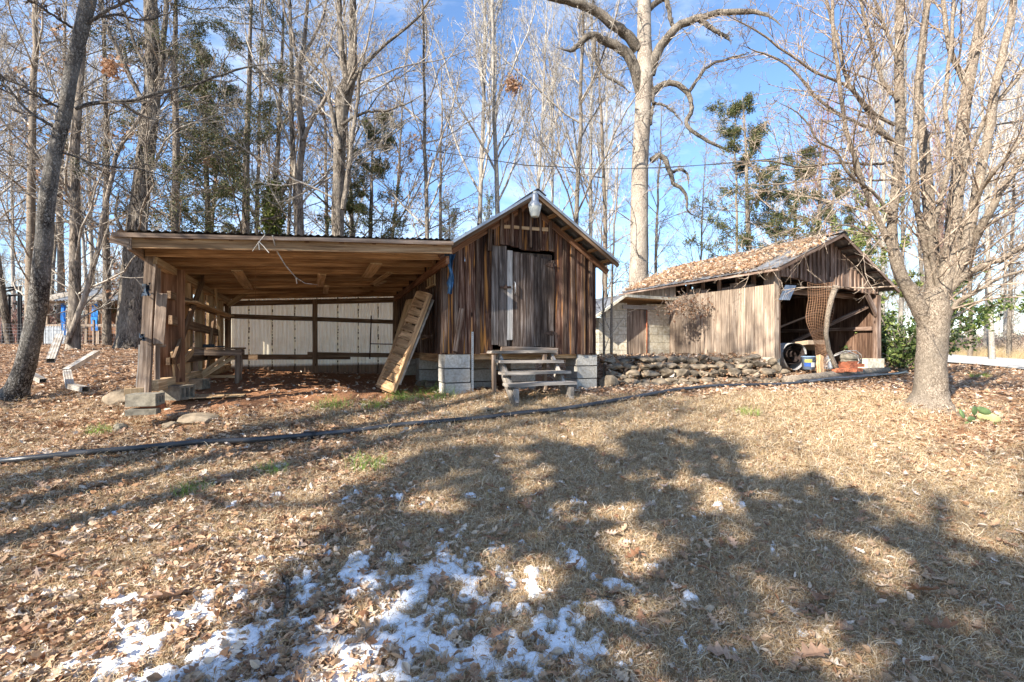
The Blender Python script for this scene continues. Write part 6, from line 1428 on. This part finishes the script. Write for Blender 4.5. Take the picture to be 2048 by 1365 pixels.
# undergrowth and far woods as masses
rng = np.random.default_rng(3)
def brush_mesh(seed, h, mat, leafn=0):
    r = np.random.default_rng(seed); n = 60; P0 = np.stack([r.normal(0, .5, n), r.normal(0, .3, n), np.zeros(n)], 1); d = nrm_(np.stack([r.normal(0, .35, n), r.normal(0, .35, n), np.ones(n)], 1)); pts = [P0]; L_ = h*r.uniform(.4, 1.1, n)
    for j in range(5): d = nrm_(d+r.normal(0, .16, d.shape)); pts.append(pts[-1]+d*(L_/5)[:, None])
    P = np.stack(pts, 1); R = np.linspace(.010, .003, 6)[None].repeat(n, 0); Q, QR = spawn(r, P, R, 6, .2, 1, .3, .8, .03, .15, 4, rmin=.003)
    L2 = [tubes(P, R, 3), tubes(Q, QR, 3)]
    if leafn: L2.append(leaf_quads(r, on_paths(r, Q, leafn), .08, 1.5, .04))
    return mesh_np('brush', *merge(L2), mat)
BR = src_coll('brush', [brush_mesh(1, 1.7, B_TWIGR), brush_mesh(2, 1.4, B_TWIG), brush_mesh(3, 1.9, B_RED, 1), brush_mesh(4, 1.3, B_TWIGT, 1)])
n = 1100; yy = rng.uniform(19, 62, n); rr_ = rng.uniform(-1.2, 1.25, n); xx = rr_*yy
k = (rr_ < -.33) | (rr_ > .83) | (yy > 30); road_d = np.min(np.hypot(xx[:, None]-np.array([p[0] for p in pts[:0]] or [1e9])[None], yy[:, None]-1e9), 1) if False else None
rx = np.interp(yy, [15.5, 20.5, 27.5, 38, 52, 90], [17.5, 20.3, 24.2, 30, 38, 60]); k &= ~((np.abs(xx-rx) < 3.3)) & ~((xx > 8) & (xx < rx) & (yy < 27)); xx, yy = xx[k], yy[k]; n = len(xx)
scatter('undergrowth', BR, np.stack([xx, yy, gz(xx, yy)-.05], -1), np.stack([0*xx, 0*xx, rng.random(n)*6.28], -1), rng.uniform(.7, 1.35, n), rng.integers(0, 4, n), 'tangled bare undergrowth along the edge of the woods', 'undergrowth')
TG = two_sided_leaf('tall_dry_grass', [(0, (.45, .32, .16)), (1, (.70, .55, .32))], .2)
CG = src_coll('tall_tuft', [tuft(60, .55, .25, TG, .45), tuft(60, .4, .25, TG, .5)])
n = 900; yy = rng.uniform(19, 40, n); rx = np.interp(yy, [15.5, 20.5, 27.5, 38, 52], [17.5, 20.3, 24.2, 30, 38]); xx = rx+rng.uniform(2.3, 6, n)
scatter('tall_dry_grass', CG, np.stack([xx, yy, gz(xx, yy)], -1), np.stack([0*xx, 0*xx, rng.random(n)*6.28], -1), rng.uniform(.8, 1.5, n), rng.integers(0, 2, n), 'pale tall dry grass on the far side of the road', 'tall grass')
FW = []
for kk_ in ('poplar_a', 'maple_a', 'low_b'):
    tr_, cm, _ = KINDS[kk_]; FW.append(tr_); FW.append(cm)
def join_meshes(a, b, name):
    me = bpy.data.meshes.new(name); vs = []; fs = []; o_ = 0
    for m_ in (a, b):
        v = np.empty(len(m_.vertices)*3, np.float32); m_.vertices.foreach_get('co', v); f = np.empty(len(m_.loops), np.int32); m_.loops.foreach_get('vertex_index', f); vs.append(v.reshape(-1, 3)); fs.append(f.reshape(-1, 4)+o_); o_ += len(v)//3
    return mesh_np(name, np.concatenate(vs), np.concatenate(fs), B_TWIG)
CW = src_coll('far_tree', [join_meshes(KINDS[a][0], KINDS[a][1], 'far_tree') for a in ('maple_a', 'poplar_b', 'low_b')])
n = 260; yy = rng.uniform(50, 95, n); xx = rng.uniform(-1.15, 1.2, n)*yy
scatter('far_woods', CW, np.stack([xx, yy, gz(xx, yy)-.1], -1), np.stack([0*xx, 0*xx, rng.random(n)*6.28], -1), rng.uniform(.5, .8, n)*np.where((xx/yy > -.25) & (xx/yy < .55), .6, 1), rng.integers(0, 3, n), 'far leafless woods reading as one grey brown mass', 'woods')

# ------------------------------------------------------------------ trees behind the viewer, whose shade falls on the yard
def caster(poly, zlo, zhi, n, size, label, holes=.0, seed=4):  # leaf positions traced sunward from a drawn shade outline on the lawn
    rng = np.random.default_rng(seed); poly = np.array(poly, float); mn, mx_ = poly.min(0), poly.max(0); q = rng.uniform(mn, mx_, (n*3, 2)); ins = np.zeros(len(q), bool); j = len(poly)-1
    for i in range(len(poly)):
        c = ((poly[i, 1] > q[:, 1]) != (poly[j, 1] > q[:, 1])) & (q[:, 0] < (poly[j, 0]-poly[i, 0])*(q[:, 1]-poly[i, 1])/(poly[j, 1]-poly[i, 1]+1e-9)+poly[i, 0]); ins ^= c; j = i
    q = q[ins]; f = 1.0*np.sin(q[:, 0]*4.7+1)*np.sin(q[:, 1]*4.1+q[:, 0]*1.3)+.8*np.sin(q[:, 0]*7+q[:, 1]*5)*np.sin(q[:, 1]*6.3-q[:, 0]*2); q = q[rng.random(len(q)) < np.clip((f+.75)*1.1, .04, .85)]
    z = rng.uniform(zlo, zhi, len(q)); t = (z-gz(q[:, 0], q[:, 1]))/toSun.z; return np.stack([q[:, 0]+toSun.x*t, q[:, 1]+toSun.y*t, z], 1)
cp_ = caster([(-1.3, 3.6), (-.9, 4.4), (-.4, 4.75), (.1, 4.6), (.5, 4.85), (.8, 4.6), (1.2, 5.0), (1.7, 5.2), (2.1, 5.0), (2.2, 4.6), (2.6, 3.7), (2.85, 2.9), (3.3, 1.8), (5, .2), (5, -4), (-2, -4), (-2.4, 1.2), (-1.2, 2.2)], 4.2, 8.2, 7500, .2, '', holes=.78)
ev = thing('shade_evergreen', 'unseen evergreen tree behind the viewer, its crown shaped to shade the front lawn', 'tree', G(-6.5, -6.5))
link('foliage', mesh_np('foliage', *leaf_quads(np.random.default_rng(6), cp_, .20, 1.2, .02), F_HOLLY), ev)
rng = np.random.default_rng(8); T = np.stack([np.linspace(-6.5, -5.2, 12), np.linspace(-6.5, -4.8, 12), np.linspace(-.3, 8, 12)], 1); R = np.linspace(.28, .05, 12)
o_, lv = grow(rng, T[None], R[None], [dict(k=24, t0=.35, t1=1, lf=.42, ang=1.0, up=.04, wob=.12, K=8), dict(k=7, t0=.2, t1=1, lf=.4, ang=.8, up=.0, wob=.15, K=5)]); link('trunk', mesh_np('trunk', *bark_tube(rng, T, R, 12), B_OAK, True), ev); link('branches', mesh_np('branches', *merge(o_), B_TWIGD, True), ev)
for x, y, k, s in ((-6.8, -.8, 'oak_a', .8), (-5.6, 1.2, 'oak_a', .72), (-9.5, 2.2, 'maple_a', .8), (-10.5, -2.5, 'oak_a', .8), (-14, 3.5, 'maple_a', .9), (-5.5, -5.5, 'low_b', .8), (-13, -6, 'oak_a', 1.0), (-17, 6, 'oak_a', .8), (-8, -10, 'maple_b', 1.0), (-2.5, -8.5, 'low_a', .8)):
    put(k, 0, y, s, None, 'bare tree standing outside the picture to the left of the viewer', 'bare trees behind the viewer', X_=x)
